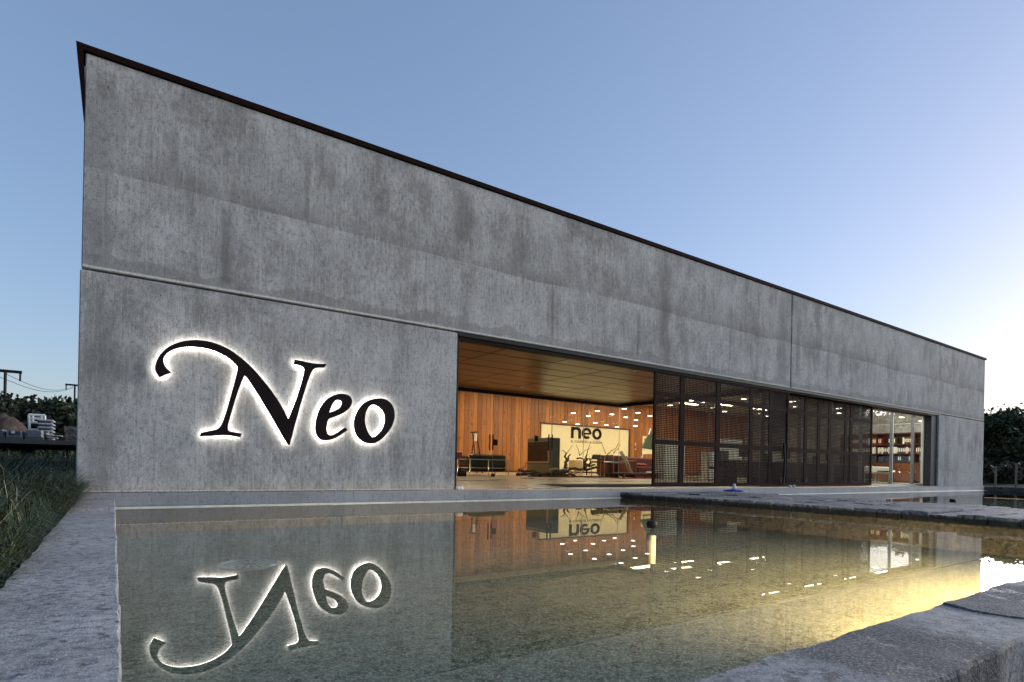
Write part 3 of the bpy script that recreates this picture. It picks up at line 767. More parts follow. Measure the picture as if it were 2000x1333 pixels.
# ------------------------------------------------------------------ lamps of the hall
lamps = [(1119.6,807.3),(1166.8,803.2),(1149.3,812.8),(1195,809.7),(1219,799),(1222,815.5),(1246,806.6),(1242,821),(1269.5,812.8),(1163,826.3),(1184.4,830.6),(1205,834.4),(1241,832.4),(1128,829),(1103,824.3),
         (1309,792),(1371,786.5),(1393,796.6),(1415.5,804),(1452,780),(1476,800),(1487,808),(1500.5,813),(1548,784.7),(1554,794.5),(1638,798),(1640,807),(1716.7,810),(1761,815.5),(1799,822.6)]
ORD = ['first', 'second', 'third', 'fourth', 'fifth', 'sixth', 'seventh', 'eighth', 'ninth', 'tenth', 'eleventh', 'twelfth', 'thirteenth', 'fourteenth', 'fifteenth', 'sixteenth', 'seventeenth', 'eighteenth', 'nineteenth', 'twentieth'] + [t_ + '-' + o_ for t_ in ('twenty', 'thirty', 'forty', 'fifty', 'sixty') for o_ in ('first', 'second', 'third', 'fourth', 'fifth', 'sixth', 'seventh', 'eighth', 'ninth', 'tenth')]
for i, (px, py) in enumerate(lamps):
    zl = 2.80 if py < 823 else 2.52
    p = at_z(px, py, zl)
    if p.y > YW-.3: p = at_y(px, py, YW-.35)
    if p.x > 30.7: p *= 30.6/p.x; p.z = zl
    ztop = 3.9
    if p.x < PCX+.2 and p.y < YG+.2: p = at_y(px, py, YG+.25); ztop = 3.9
    where = 'before the pine wall' if px < 1275 else ('behind the perforated screens' if px < 1703 else 'inside the office window')
    order = sorted(q for q in lamps if (q[0] < 1275) == (px < 1275) and (q[0] < 1703) == (px < 1703))
    e = empty('pendant_lamp', (p.x, p.y, p.z), ORD[order.index((px, py))] + ' flat pendant lamp from the left hanging ' + where, 'lamp', 'pendant lamps ' + where)
    MB().lathe((p.x, p.y, p.z), [(.09, 0), (.10, 0), (.10, .010), (.06, .022), (.02, .03)], 16).build('shade', M['alu'], e, True)
    MB().lathe((p.x, p.y, p.z-.006), [(.02, 0), (.088, 0), (.088, .004)], 16).build('diffuser', M['lamp'], e)
    MB().tube([(p.x, p.y, p.z+.03), (p.x, p.y, ztop)], .004, 4).build('cable', M['black_steel'], e)

M['ceil_light'] = mat_emit('ceiling_light_panel', (1, .82, .56), 22.0)  # unseen glowing panels, added to brighten the hall
M['ceil_light_cool'] = mat_emit('office_light_panel', (1, .98, .86), 24.0)  # same for the office: added panels, out of view
hl = [(6.5, 17.2), (9.5, 17.2), (12.5, 17.2), (15.5, 17.2), (18.5, 17.2), (21.5, 17.2), (24.5, 17.2), (27.5, 17.2), (8, 18.25), (11, 18.25), (14, 18.25), (17, 18.25), (20, 18.25), (23, 18.25)]
for i, (x, y) in enumerate(hl):
    e = empty('ceiling_light', (x, y, 3.9), ORD[i] + ' warm ceiling light panel of the hall, front row first', 'lamp', 'ceiling lights of the hall')
    MB().bev(x-.65, x+.65, y-.2, y+.2, 3.86, 3.898, .005).build('tray', M['white'], e)
    MB().box(x-.6, x+.6, y-.15, y+.15, 3.85, 3.856).build('diffuser', M['ceil_light'], e)
ol = [(17, 10.2), (20, 10.2), (23, 10.2), (26, 10.2), (29, 10.2), (17, 11.9), (20, 11.9), (23, 11.9), (26, 11.9), (29, 11.9)]
for i, (x, y) in enumerate(ol):
    e = empty('ceiling_light', (x, y, 3.9), ORD[i] + ' white office ceiling light panel, row nearest the screens first', 'lamp', 'ceiling lights of the office')
    MB().bev(x-.65, x+.65, y-.2, y+.2, 3.86, 3.898, .005).build('tray', M['white'], e)
    MB().box(x-.6, x+.6, y-.15, y+.15, 3.85, 3.856).build('diffuser', M['ceil_light_cool'], e)

# ------------------------------------------------------------------ hall: sign wall
sy = YW-.06
a_, b_ = at_y(1058, 828, sy), at_y(1228, 840, sy)
sg = empty('wall_sign', ((a_.x+b_.x)/2, sy, fz(sy)), 'cream wall panel lettered neo on the pine wall', 'sign')
ztop = a_.z
MB().bev(a_.x, b_.x, sy, sy+.04, fz(sy)+.08, ztop, .005).build('board', M['cream'], sg)
MB().box(b_.x+.002, b_.x+.06, sy-.05, sy+.045, fz(sy)+.08, ztop+.06).build('side_frame', M['dark_wood'], sg)
MB().box(a_.x-.05, b_.x+.002, sy-.05, sy+.045, ztop+.003, ztop+.06).build('top_frame', M['dark_wood'], sg)
lx0, lx1 = X_at(1115, sy, 850), X_at(1174.5, sy, 850); lz0, lz1 = at_y(1145, 858, sy).z, at_y(1145, 836, sy).z
LH = lz1-lz0; LWd = lx1-lx0
def ring(cx, cz, rx, rz, a0=0, a1=360, n=28): return [(cx+rx*math.cos(math.radians(a)), cz+rz*math.sin(math.radians(a))) for a in np.linspace(a0, a1, n)]
cw = LWd/3.2; rx = cw*.5; rz = LH*.5; st = cw*.25
cz = lz0+rz
nx0 = lx0
n_loop = [(nx0, lz0), (nx0, lz1), (nx0+st, lz1), (nx0+st, lz1-LH*.02)] + [(nx0+cw-rx*.75+rx*.75*math.cos(math.radians(a)), lz1-rz*.75+rz*.75*math.sin(math.radians(a))) for a in np.linspace(90, 0, 9)] + [(nx0+cw, lz0), (nx0+cw-st, lz0)] + [(nx0+cw-st-(cw-2*st)*.5*(1-math.cos(math.radians(a))), lz1-rz*.75+(rz*.75-st*.85)*math.sin(math.radians(a))) for a in np.linspace(0, 180, 11)] + [(nx0+st, lz0)]
ex = nx0+cw*1.1+rx
outer = ring(ex, cz, rx, rz, -4, 325, 30); inner = ring(ex, cz, rx-st, rz-st*.8, 318, 10, 26)
e_loop = [(ex+rx, cz-rz*.16)] + [(ex+(rx)*math.cos(math.radians(a)), cz+rz*math.sin(math.radians(a))) for a in np.linspace(0, 312, 30)] + [(ex+(rx-st)*math.cos(math.radians(a)), cz+(rz-st*.8)*math.sin(math.radians(a))) for a in np.linspace(308, 195, 14)] + [(ex-(rx-st)*.98, cz-rz*.16)]
e_hole = [(ex+(rx-st)*math.cos(math.radians(a)), cz+rz*.10+(rz*.9-st*.8)*math.sin(math.radians(a))) for a in np.linspace(0, 180, 12)]
ox = nx0+cw*2.2+rx
extruded('letter_n', [n_loop], M['letter'], sg, sy-.015, .012)
extruded('letter_e', [e_loop, e_hole], M['letter'], sg, sy-.015, .012)
extruded('letter_o', [ring(ox, cz, rx, rz)[:-1], ring(ox, cz, rx-st, rz-st*.8)[:-1]], M['letter'], sg, sy-.015, .012)
def text(name, s, size_w, x, z, y, mat, parent):
    cu = bpy.data.curves.new(name, 'FONT'); cu.body = s; cu.extrude = .003; cu.offset = .018; cu.size = 1; cu.space_character = 1.15
    tmp = bpy.data.objects.new('tmp', cu); C.objects.link(tmp)
    dg = bpy.context.evaluated_depsgraph_get(); me = bpy.data.meshes.new_from_object(tmp.evaluated_get(dg))
    bpy.data.objects.remove(tmp)
    xsv = [v.co.x for v in me.vertices]; k = size_w/(max(xsv)-min(xsv)); off = wpos(parent)
    me.transform(Matrix(((k,0,0,x-off.x),(0,0,-k,y-off.y),(0,k,0,z-off.z),(0,0,0,1))))
    me.materials.clear(); me.materials.append(mat); me.name = name
    o = bpy.data.objects.new(name, me); C.objects.link(o); o.parent = parent; return o
text('tagline', 'EL COLOR DE LA ILUSI\u00d3N', LWd*1.02, lx0, lz0-.19, sy-.008, M['letter'], sg)

# ------------------------------------------------------------------ hall: furniture
def P3(px, py, Y): return at_y(px, py, Y)
# black settee, its back to the glass
Y = 15.7; xa, xb = X_at(918, Y, 905), X_at(993, Y, 905); f0 = fz(Y)
zt = P3(955, 888, Y).z
s = empty('settee', ((xa+xb)/2, Y+.4, f0), 'black leather settee with chrome tube frame behind the glass', 'settee')
MB().bev(xa+.06, xb-.06, Y+.03, Y+.20, f0+.14, zt, .04).build('backrest', M['leather'], s, False)
MB().bev(xa+.06, xb-.06, Y+.21, Y+.78, f0+.14, f0+.36, .05).build('seat', M['leather'], s)
for a in (xa+.05, xb-.19): MB().bev(a, a+.14, Y+.21, Y+.78, f0+.37, zt-.04, .04).build('armrest', M['leather'], s)
ft = MB()
for z in (zt-.17, f0+.26): ft.tube([(xa, Y+.8, z), (xa, Y, z), (xb, Y, z), (xb, Y+.8, z)], .014, 6)
ft.build('frame', M['chrome'], s)
for a, b in ((xa, Y), (xb, Y), (xa, Y+.8), (xb, Y+.8), ((xa+xb)/2-.05, Y)): MB().tube([(a, b, f0), (a, b, zt-.17)], .016, 6).build('leg', M['chrome'], s)
# red armchair at the jamb
Y = 17.2; xa, xb = X_at(884, Y, 900), X_at(917, Y, 900); f0 = fz(Y)
s = empty('armchair', ((xa+xb)/2, Y+.3, f0), 'red armchair with dark base half hidden by the jamb', 'armchair')
MB().bev(xa, xb-.25, Y, Y+.25, f0+.4, P3(900, 881, Y).z, .05).build('backrest', M['red'], s)
MB().bev(xa, xb, Y+.0, Y+.75, f0+.32, f0+.52, .05).build('seat', M['red'], s)
MB().bev(xa+.03, xb-.06, Y+.06, Y+.7, f0, f0+.315, .02).build('base', M['leather'], s)
# easel with a small card
Y = 18.6; f0 = fz(Y); s = empty('easel', (X_at(928, Y), Y, f0), 'dark wooden easel holding a small pale card', 'easel')
for pa, pb in (((923, 845), (926, 890)), ((931, 846), (935.5, 890)), ((927, 843), (929, 890))):
    A_ = P3(*pa, Y); q = P3(*pb, Y); MB().tube([A_, (q.x+(q.x-A_.x)*.9, Y+(.5 if pa[0] == 927 else -.1), f0)], .022, 6).build('leg', M['root'], s)
c0 = P3(926.5, 847, Y-.08); c1 = P3(931.5, 862, Y-.08)
MB().box(c0.x, c1.x, Y-.09, Y-.075, c1.z, c0.z).build('card', M['paper'], s)
A_, q = P3(919, 845, Y), P3(932, 844, Y); MB().tube([A_, q], .025, 6).build('top_bar', M['root'], s)
# tall cabinet with screen
Yc = 15.6; xa = X_at(1075, Yc, 880); xb = X_at(1094, Yc, 880); Yb = 16.95; f0 = fz(16.2); zt = P3(1075, 855, Yc).z
s = empty('display_cabinet', (xa, 16.2, f0), 'tall olive brown cabinet with dark screen in its side', 'cabinet')
MB().bev(xa, xb, Yc, Yb, f0+.02, zt, .01).build('body', M['taupe'], s)
MB().box(xa-.012, xa-.002, Yc+.12, Yb-.05, f0+.52, zt-.14).build('screen', M['black_glass'], s)
MB().box(xa-.03, xa-.002, Yc+.1, Yb-.03, f0+.47, f0+.51).build('shelf_edge', M['steel'], s)
MB().box(xa-.03, xa-.002, Yc+.04, Yc+.10, f0+.47, zt-.2).build('side_strip', M['steel'], s)
# dry branches lying around the cabinet
def wander(a, b, n, amp, seed):
    rnd = random.Random(seed); a = Vector(a); b = Vector(b)
    return [a.lerp(b, i/n) + Vector((rnd.uniform(-amp, amp), rnd.uniform(-amp, amp), rnd.uniform(-amp, amp)*.8)) for i in range(n+1)]
s = empty('dry_branches', (11.3, 15.4, fz(15.4)), 'heap of dark dry branches on the floor round the cabinet', 'branches')
bspec = [((1008, 927), (1060, 925), .05), ((1015, 919), (1045, 921), .045), ((1020, 920), (1031, 900), .012), ((1040, 928), (1095, 924), .06), ((1070, 926), (1121, 928), .07), ((1075, 920), (1112, 916), .06), ((1085, 929), (1108, 921), .08), ((1100, 926), (1106, 908), .07), ((1030, 926), (1012, 924), .04)]
for i, (a, b, r) in enumerate(bspec):
    A_ = P3(*a, 15.3+.1*(i % 3)); Bp = P3(*b, 15.3+.1*((i+1) % 3)); A_.z = max(A_.z, fz(15.4)+r); Bp.z = max(Bp.z, fz(15.4)+r)
    pts = wander(A_, Bp, 6, .05, i)
    for q in pts: q.z = max(q.z, fz(15.4)+r*.6)
    MB().tube(pts, [r*(1-.08*k) for k in range(7)], 6).build('branch', M['root'] if i not in (5,) else M['birch'], s, True)
# twisted vine root sculpture
Y = 17.6; s = empty('vine_sculpture', (X_at(1150, Y), Y, fz(Y)), 'twisted vine roots with thin twigs before the cream panel', 'sculpture')
def poly(pl, r0, r1, Yv=Y, jit=.06):
    rnd = random.Random(len(pl)*7+int(pl[0][0])); pts = []
    for i, (a, b) in enumerate(pl): pts.append(P3(a, b, Yv+rnd.uniform(-jit, jit)))
    MB().tube(pts, [r0+(r1-r0)*i/(len(pl)-1) for i in range(len(pl))], 6).build('root', M['root'], s, True)
poly([(1103,914),(1112,916),(1122,915),(1131,918),(1139,917),(1147,918),(1156,915),(1165,913),(1174,916),(1183,914),(1192,915)], .06, .05)
poly([(1106,910),(1104,903),(1107,897),(1103,892),(1106,886)], .07, .035)
poly([(1105,904),(1110,899),(1110,892),(1114,888)], .05, .025)
poly([(1141,916),(1145,909),(1142,903),(1147,898),(1144,893),(1147,888)], .085, .03)
poly([(1146,908),(1152,911),(1158,909),(1163,907)], .06, .03)
poly([(1150,910),(1154,903),(1152,898),(1157,896)], .05, .025)
poly([(1180,914),(1181,905),(1178,898),(1181,893)], .07, .03)
poly([(1172,897),(1180,899),(1190,896),(1197,897)], .06, .04)
poly([(1106,886),(1101,881),(1097,880)], .018, .008)
poly([(1106,887),(1112,879),(1118,870)], .014, .006)
poly([(1132,890),(1130,880),(1125,868)], .016, .006)
poly([(1132,890),(1140,882),(1148,878),(1156,874)], .016, .006)
poly([(1146,888),(1149,877),(1153,866)], .016, .006)
poly([(1183,887),(1179,876),(1175,865)], .016, .006)
poly([(1186,888),(1194,881),(1203,876),(1207,868),(1210,864)], .02, .007)
poly([(1198,886),(1202,881),(1206,878),(1213,868)], .02, .007)
poly([(1127,896),(1133,895),(1140,897),(1152,896)], .035, .025)
poly([(1140,897),(1140,906),(1142,916)], .04, .035)
for a in (1104, 1146, 1181):
    q = P3(a, 914, Y); MB().tube([(q.x, Y, fz(Y)), (q.x, Y+.02, q.z)], .025, 6).build('support', M['black_steel'], s)
# pale wooden stool behind it
Y = 18.7; a, b = P3(1122, 899, Y), P3(1138, 912, Y)
s = empty('stool', ((a.x+b.x)/2, Y, fz(Y)), 'pale wooden block stool behind the vine roots', 'stool')
MB().bev(a.x, b.x, Y, Y+.4, b.z-.16, a.z, .03).build('seat', M['pale_wood'], s)
for q in (a.x+.04, b.x-.08):
    for w in (Y+.03, Y+.33): MB().box(q, q+.05, w, w+.05, fz(w), b.z-.162).build('leg', M['pale_wood'], s)
# dark desk behind the glass corner
Y = 16.6; xa, xb = X_at(1186, Y), X_at(1222, Y); f0 = fz(Y); s = empty('counter', ((xa+xb)/2, Y, f0), 'dark red wood counter at the right of the cream panel', 'counter')
MB().bev(xa, xb, Y, Y+.6, f0+.06, P3(1195, 893, Y).z, .01).build('body', M['dark_wood'], s)
MB().bev(xa-.05, xb+.05, Y-.05, Y+.65, P3(1195, 893, Y).z+.002, P3(1195, 891, Y).z+.02, .006).build('top', M['dark_wood'], s)
MB().box(xa+.05, xb-.05, Y+.05, Y+.55, f0, f0+.059).build('base', M['black_steel'], s)
# chrome chair with black seat
Y = 15.9; f0 = fz(Y); s = empty('chrome_chair', (X_at(1190, Y), Y, f0), 'chrome tube chair with dark seat beside the counter', 'chair')
xa, xb = X_at(1172, Y), X_at(1197, Y); z1 = P3(1185, 889, Y).z; zs = P3(1185, 903, Y).z
MB().bev(xa, xb, Y, Y+.48, zs-.03, zs+.03, .015).build('seat', M['root'], s)
for q in (xa, xb): MB().tube([(q, Y-.05, f0), (q, Y-.05, z1-.1), (q, Y, z1), (q, Y+.4, z1), (q, Y+.45, z1-.1), (q, Y+.45, f0)], .018, 6).build('side_frame', M['chrome'], s)
MB().bev(xa+.03, xb-.03, Y+.43, Y+.47, zs+.1, z1, .01).build('backrest', M['leather'], s)
# side table with white top edge
Y = 15.4; f0 = fz(Y); s = empty('side_table', (X_at(1200, Y), Y, f0), 'narrow high table with steel edged top and dark post', 'table')
a, b = P3(1186, 903, Y), P3(1211, 905.5, Y)
MB().bev(a.x, b.x, Y-.2, Y+.2, a.z-.02, a.z+.025, .01).build('top', M['steel'], s)
q = P3(1190, 920, Y); MB().tube([(q.x, Y, f0), (q.x, Y, a.z-.02)], .045, 8).build('post', M['root'], s)
MB().lathe((q.x, Y, f0), [(.3, 0), (.3, .015), (.05, .03)], 18).build('foot', M['black_steel'], s)
# leaning birch log
Y = 15.35; a, b = P3(1218, 882, Y), P3(1231, 926, Y)
e = MB().tube([(b.x, Y-.1, fz(Y)+.01), (a.x*.5+b.x*.5, Y, (a.z+b.z)/2), (a.x, Y+.15, a.z)], [.075, .07, .065], 10).build('birch_log', M['birch'], None, True)
tag(e, 'pale birch log leaning upright beside the glass corner', 'log')
# coffee table with wine glass, rug, red sofa
Y = 13.9; q = at_floor(1222, 941); Y = q.y; 
YT = 14.5
xa, xb = X_at(1219, YT, 925), X_at(1330, YT, 925); f0 = fz(YT); zt = P3(1240, 924, YT).z
s = empty('coffee_table', ((xa+xb)/2, YT, f0), 'long dark brown coffee table on the red rug', 'table')
MB().bev(xa, xb, YT, YT+.6, zt-.06, zt, .008).build('top', M['dark_wood'], s)
MB().bev(xa+.6, xb-.3, YT+.05, YT+.55, zt-.17, zt-.062, .008).build('shelf', M['dark_wood'], s)
for a in (xa+.05, xa+1.15, xb-.1):
    for w in (YT+.03, YT+.5): MB().box(a-.035, a+.035, w, w+.06, f0+.012, zt-.061).build('leg', M['dark_wood'], s)
rg = MB().box(xa-.3, xb+.3, YT-.35, YT+1.2, f0-.002, f0+.012).build('rug', M['rug_red']); tag(rg, 'dark red rug under the coffee table', 'rug')
q = P3(1239, 922, YT+.2)
wg = MB().lathe((q.x, YT+.2, zt+.001), [(.045, 0), (.008, .01), (.007, .12), (.04, .15), (.062, .2), (.058, .26), (.045, .30)], 14).build('wine_glass', M['clear'], None, True); tag(wg, 'clear wine glass standing on the coffee table', 'wine glass')
q = P3(1272, 923, YT+.3)
for k, c in enumerate(('paper', 'white')):
    mg = MB().bev(q.x-.12+.03*k, q.x+.14, YT+.2, YT+.45, zt+.001+.025*k, zt+.024+.025*k, .004).build('magazine', M[c]); tag(mg, ('lower' if k == 0 else 'upper') + ' pale magazine at the end of the coffee table', 'magazine', 'magazines on the coffee table')
YS = 15.6; xa = X_at(1246, YS, 915); f0 = fz(YS)
s = empty('sofa', (xa+.9, YS, f0), 'dark red sofa behind the coffee table', 'sofa')
zt2 = P3(1260, 900, YS).z
MB().bev(xa, xa+2.2, YS+.62, YS+.85, f0+.1, zt2+.12, .05).build('backrest', M['dark_red'], s)
MB().bev(xa, xa+2.2, YS, YS+.62, f0+.1, f0+.42, .04).build('seat', M['dark_red'], s)
MB().bev(xa-.18, xa-.005, YS, YS+.85, f0+.1, zt2, .04).build('armrest', M['dark_red'], s)
MB().bev(xa+2.205, xa+2.38, YS, YS+.85, f0+.1, zt2, .04).build('armrest', M['dark_red'], s)
for a in (xa-.1, xa+2.3):
    for w in (YS+.05, YS+.75): MB().box(a, a+.05, w, w+.05, f0, f0+.099).build('leg', M['black_steel'], s)
cu_ = MB().bev(xa+.2, xa+.75, YS+.15, YS+.55, f0+.425, f0+.56, .06).build('cushion', M['red']); tag(cu_, 'red cushion lying on the dark red sofa', 'cushion')
# leaning green folded parasol
Y = 17.2; s = empty('green_parasol', (X_at(1252, Y), Y, fz(Y)), 'dark green half folded parasol leaning behind the sofa', 'parasol')
tip, e1, e2, e3 = P3(1271, 839, Y), P3(1255, 876, Y), P3(1274, 878, Y), P3(1277, 862, Y)
pm = MB(); rngp = [(e1, 0), (P3(1262, 879, Y), -.25), (e2, -.2), (e3, 0), (P3(1272, 872, Y), .25), (P3(1260, 874, Y), .22)]
pm.v = [tuple(tip)] + [(q.x, Y+d, q.z) for q, d in rngp]; pm.f = [(0, i+1, (i+1) % 6+1) for i in range(6)] + [tuple(range(6, 0, -1))]
pm.build('canopy', M['green'], s)
MB().tube([tip+Vector((0, 0, .05)), P3(1262, 868, Y), P3(1247, 915, Y), (P3(1244, 915, Y).x-.1, Y, fz(Y))], .022, 6).build('pole', M['steel'], s)
# framed picture on the pine wall
a, b = P3(1255.5, 852, YW-.05), P3(1278, 888, YW-.05); s = empty('framed_picture', ((a.x+b.x)/2, YW-.04, b.z), 'framed cream print hanging on the pine wall by the parasol', 'picture')
MB().box(a.x, b.x, YW-.05, YW-.03, b.z, a.z).build('frame', M['cream'], s)
MB().box(a.x+.12, b.x-.12, YW-.056, YW-.0505, b.z+.28, a.z-.12).build('print', M['taupe'], s)
MB().box(a.x+.2, b.x-.2, YW-.0605, YW-.0565, b.z+.36, a.z-.2).build('print_centre', M['cream'], s)
q = P3(1241, 872, YW-.03); it = empty('intercom', (q.x, YW-.03, q.z), 'small white intercom strip on the pine wall', 'intercom')
MB().bev(q.x-.03, q.x+.03, YW-.05, YW-.02, q.z+.0, q.z+.16, .005).build('handset', M['white'], it)
MB().lathe((q.x, YW-.035, q.z-.17), [(.03, 0), (.045, .02), (.03, .04)], 10).build('button', M['white'], it)
# door mat on the porch
a = at_floor(1118, 952.5); mt = MB().box(a.x, a.x+6.0, 9.55, 10.7, fz(10.2)-.01, fz(10.2)+.016).build('door_mat', M['mat']); tag(mt, 'long dark mat on the porch floor inside the plinth', 'mat')

# ------------------------------------------------------------------ office behind the screens
def desk(x, y, w, d, label):
    f = fz(y); s = empty('desk', (x+w/2, y, f), label, 'desk', 'office desks behind the screens')
    MB().bev(x, x+w, y, y+d, f+.70, f+.74, .006).build('top', M['dark_wood'], s)
    MB().box(x+.02, x+w-.02, y+.02, y+.05, f+.2, f+.699).build('modesty_panel', M['black_steel'], s)
    for a in (x+.02, x+w-.08): MB().box(a, a+.06, y+.06, y+d-.02, f, f+.699).build('leg', M['black_steel'], s)
def monitor(x, y, label):
    f = fz(y)+.742; s = empty('monitor', (x, y, f), label, 'monitor', 'office monitors')
    MB().bev(x-.26, x+.26, y, y+.03, f+.12, f+.46, .006).build('display', M['black_glass'], s)
    MB().box(x-.03, x+.03, y+.031, y+.06, f+.012, f+.25).build('stand', M['black_steel'], s)
    MB().box(x-.12, x+.12, y-.05, y+.12, f, f+.012).build('foot', M['black_steel'], s)
def chair(x, y, label, rot=0):
    f = fz(y); s = empty('office_chair', (x, y, f), label, 'chair', 'office chairs behind the screens')
    MB().bev(x-.25, x+.25, y-.25, y+.25, f+.44, f+.52, .03).build('seat', M['leather'], s)
    MB().bev(x-.23, x+.23, y-.30, y-.24, f+.56, f+1.05, .02).build('backrest', M['leather'], s)
    MB().tube([(x, y, f+.08), (x, y, f+.44)], .03, 8).build('post', M['black_steel'], s)
    for k in range(5):
        a = k*1.2566; MB().tube([(x, y, f+.09), (x+.3*math.cos(a), y+.3*math.sin(a), f+.04)], .02, 6).build('foot', M['black_steel'], s)
deskp = [(16.2, 10.9, 1.8, .8, 'dark desk behind the left screen'), (19.2, 11.2, 1.8, .8, 'dark desk behind the middle of the screens'), (22.0, 11.0, 2.0, .8, 'dark desk behind the right screen'), (25.2, 11.6, 1.8, .8, 'dark desk nearest the office window')]
for a in deskp: desk(*a)
monitor(17.0, 11.2, 'black monitor on the desk behind the left screen'); monitor(20.0, 11.5, 'black monitor on the middle desk'); monitor(22.7, 11.3, 'black monitor on the desk behind the right screen'); monitor(26.0, 11.9, 'black monitor on the desk nearest the window')
chair(17.1, 12.3, 'black office chair at the desk behind the left screen'); chair(20.1, 12.5, 'black office chair at the middle desk'); chair(23.1, 12.3, 'black office chair at the desk behind the right screen')
for i, (x, y, h) in enumerate(((16.6, 14.2, 1.5), (19.6, 14.4, 1.1), (21.4, 15.0, 1.7), (24.4, 14.6, 1.2))):
    f = fz(y); s = empty('filing_cabinet', (x, y, f), ('first', 'second', 'third', 'last')[i] + ' pale filing cabinet from the left seen through the screens', 'cabinet', 'filing cabinets behind the screens')
    MB().bev(x, x+1.2, y, y+.45, f, f+h, .008).build('body', M['white'], s)
    for k in range(3): MB().box(x+.03, x+1.17, y-.012, y-.002, f+.04+k*h/3, f+h/3*(k+1)-.02).build('drawer', M['paper'], s)
# bookcase on the end wall
bx0, bx1, by0, by1 = 30.35, 30.78, 9.7, 14.6; f = fz(12)
s = empty('bookcase', ((bx0+bx1)/2, 12, f), 'dark wood bookcase with lower doors inside the office window', 'bookcase')
MB().box(bx1-.02, bx1, by0, by1, f, f+2.35).build('back', M['dark_wood'], s)
zs_ = [f+.92, f+1.32, f+1.76, f+2.28]
for z in zs_: MB().box(bx0, bx1-.021, by0, by1, z, z+.035).build('shelf', M['dark_wood'], s)
for y in (by0, 11.3, 12.9, by1-.03): MB().box(bx0+.004, bx1-.022, y, y+.03, f, f+2.28).build('upright', M['dark_wood'], s)
for y in (by0+.035, 10.52, 11.335, 12.12, 12.935, 13.75):
    d = MB().bev(bx0-.022, bx0-.002, y, y+.76, f+.05, f+.90, .004).build('door', M['door_wood'], s)
    MB().tube([(bx0-.04, y+.7, f+.45), (bx0-.04, y+.7, f+.58)], .008, 6).build('handle', M['steel'], d)
rb = random.Random(4)
nb = 0
for row, z in enumerate(zs_[:3]):
    y = by0+.05
    while y < by1-.2:
        if any(abs(y+.04-u) < .06 for u in (11.315, 12.915)): y += .05; continue
        w = .075; h = .30+rb.uniform(-.01, .02)
        if rb.random() < .22 and row != 1: y += .3; continue
        if row == 0 and rb.random() < .5:
            bxo = MB().bev(bx0+.02, bx0+.34, y, y+.26, z+.037, z+.30, .006).build('storage_box', M['navy'])
            nbx = len([1 for q in C.objects if q.name.startswith('storage_box')])-1; tag(bxo, ORD[nbx] + ' navy storage box from the window on the lowest open shelf', 'box', 'navy boxes in the bookcase'); y += .29; continue
        mc = rb.choice(['binder_red', 'navy', 'navy', 'binder_red', 'binder_green', 'paper'])
        e = empty('binder', (bx0+.18, y+w/2, z+.037), {'binder_red': 'red', 'navy': 'navy', 'binder_green': 'olive', 'paper': 'white'}[mc] + ' binder, ' + ORD[len([1 for q in C.objects if q.name.startswith('binder') and q.get('row') == row])] + ' from the window on the ' + ('lowest open', 'middle', 'top')[row] + ' shelf', 'binder', 'binders in the bookcase'); e['row'] = row
        MB().box(bx0+.03, bx0+.31, y, y+w-.006, z+.037, z+.037+h).build('cover', M[mc], e)
        MB().box(bx0+.026, bx0+.0295, y+.012, y+w-.018, z+.12, z+.28).build('spine_label', M['paper'], e)
        y += w; nb += 1
# printer on a stand, paper rack and floor lamp
x, y = X_at(1712, 10.9, 925), 10.9; f = fz(y); xb = X_at(1738, 10.9, 925)
s = empty('printer', ((x+xb)/2, y, f+.5), 'white printer on a steel stand behind the window', 'printer')
zt = P3(1725, 912, 10.9).z; zb_ = P3(1725, 924, 10.9).z
MB().bev(x, xb, y, y+.5, zb_, zt, .03).build('body', M['white'], s)
MB().box(x+.08, xb-.08, y-.01, y-.002, zb_+.04, zb_+.08).build('paper_slot', M['black_glass'], s)
e = empty('printer_stand', ((x+xb)/2, y, f), 'steel leg stand under the white printer', 'stand')
for a in (x+.02, xb-.06):
    for w in (y+.02, y+.44): MB().box(a, a+.04, w, w+.04, f, zb_-.032).build('leg', M['steel'], e)
MB().box(x, xb, y, y+.5, zb_-.03, zb_-.003).build('tray', M['steel'], e)
MB().box(x+.05, xb-.05, y+.08, y+.43, f+.12, f+.15).build('shelf', M['steel'], e)
y = 12.2; x = X_at(1766, y, 830); f = fz(y); s = empty('uplighter', (x, y, f), 'white floor lamp with flared bowl inside the office window', 'lamp')
zt = P3(1766, 817, y).z
MB().lathe((x, y, f), [(.16, 0), (.16, .03), (.03, .05)], 16).build('base', M['white'], s, True)
MB().tube([(x, y, f+.05), (x, y, zt-.2)], .05, 10).build('post', M['white'], s, True)
MB().lathe((x, y, zt-.2), [(.05, 0), (.07, .05), (.14, .13), (.22, .2), (.2, .2)], 16).build('bowl', M['white'], s, True)
y = 13.0; x = X_at(1735, y, 840); f = fz(y); s = empty('paper_roll', (x, y, f), 'tall pale roll of paper standing behind the window', 'paper roll')
MB().lathe((x, y, f), [(.2, 0), (.2, P3(1735, 824, y).z-f), (.05, P3(1735, 823, y).z-f)], 16).build('roll', M['paper'], s, True)
MB().lathe((x, y, P3(1735, 822, y).z), [(.26, 0), (.26, .06)], 16).build('cap', M['white'], s, True)

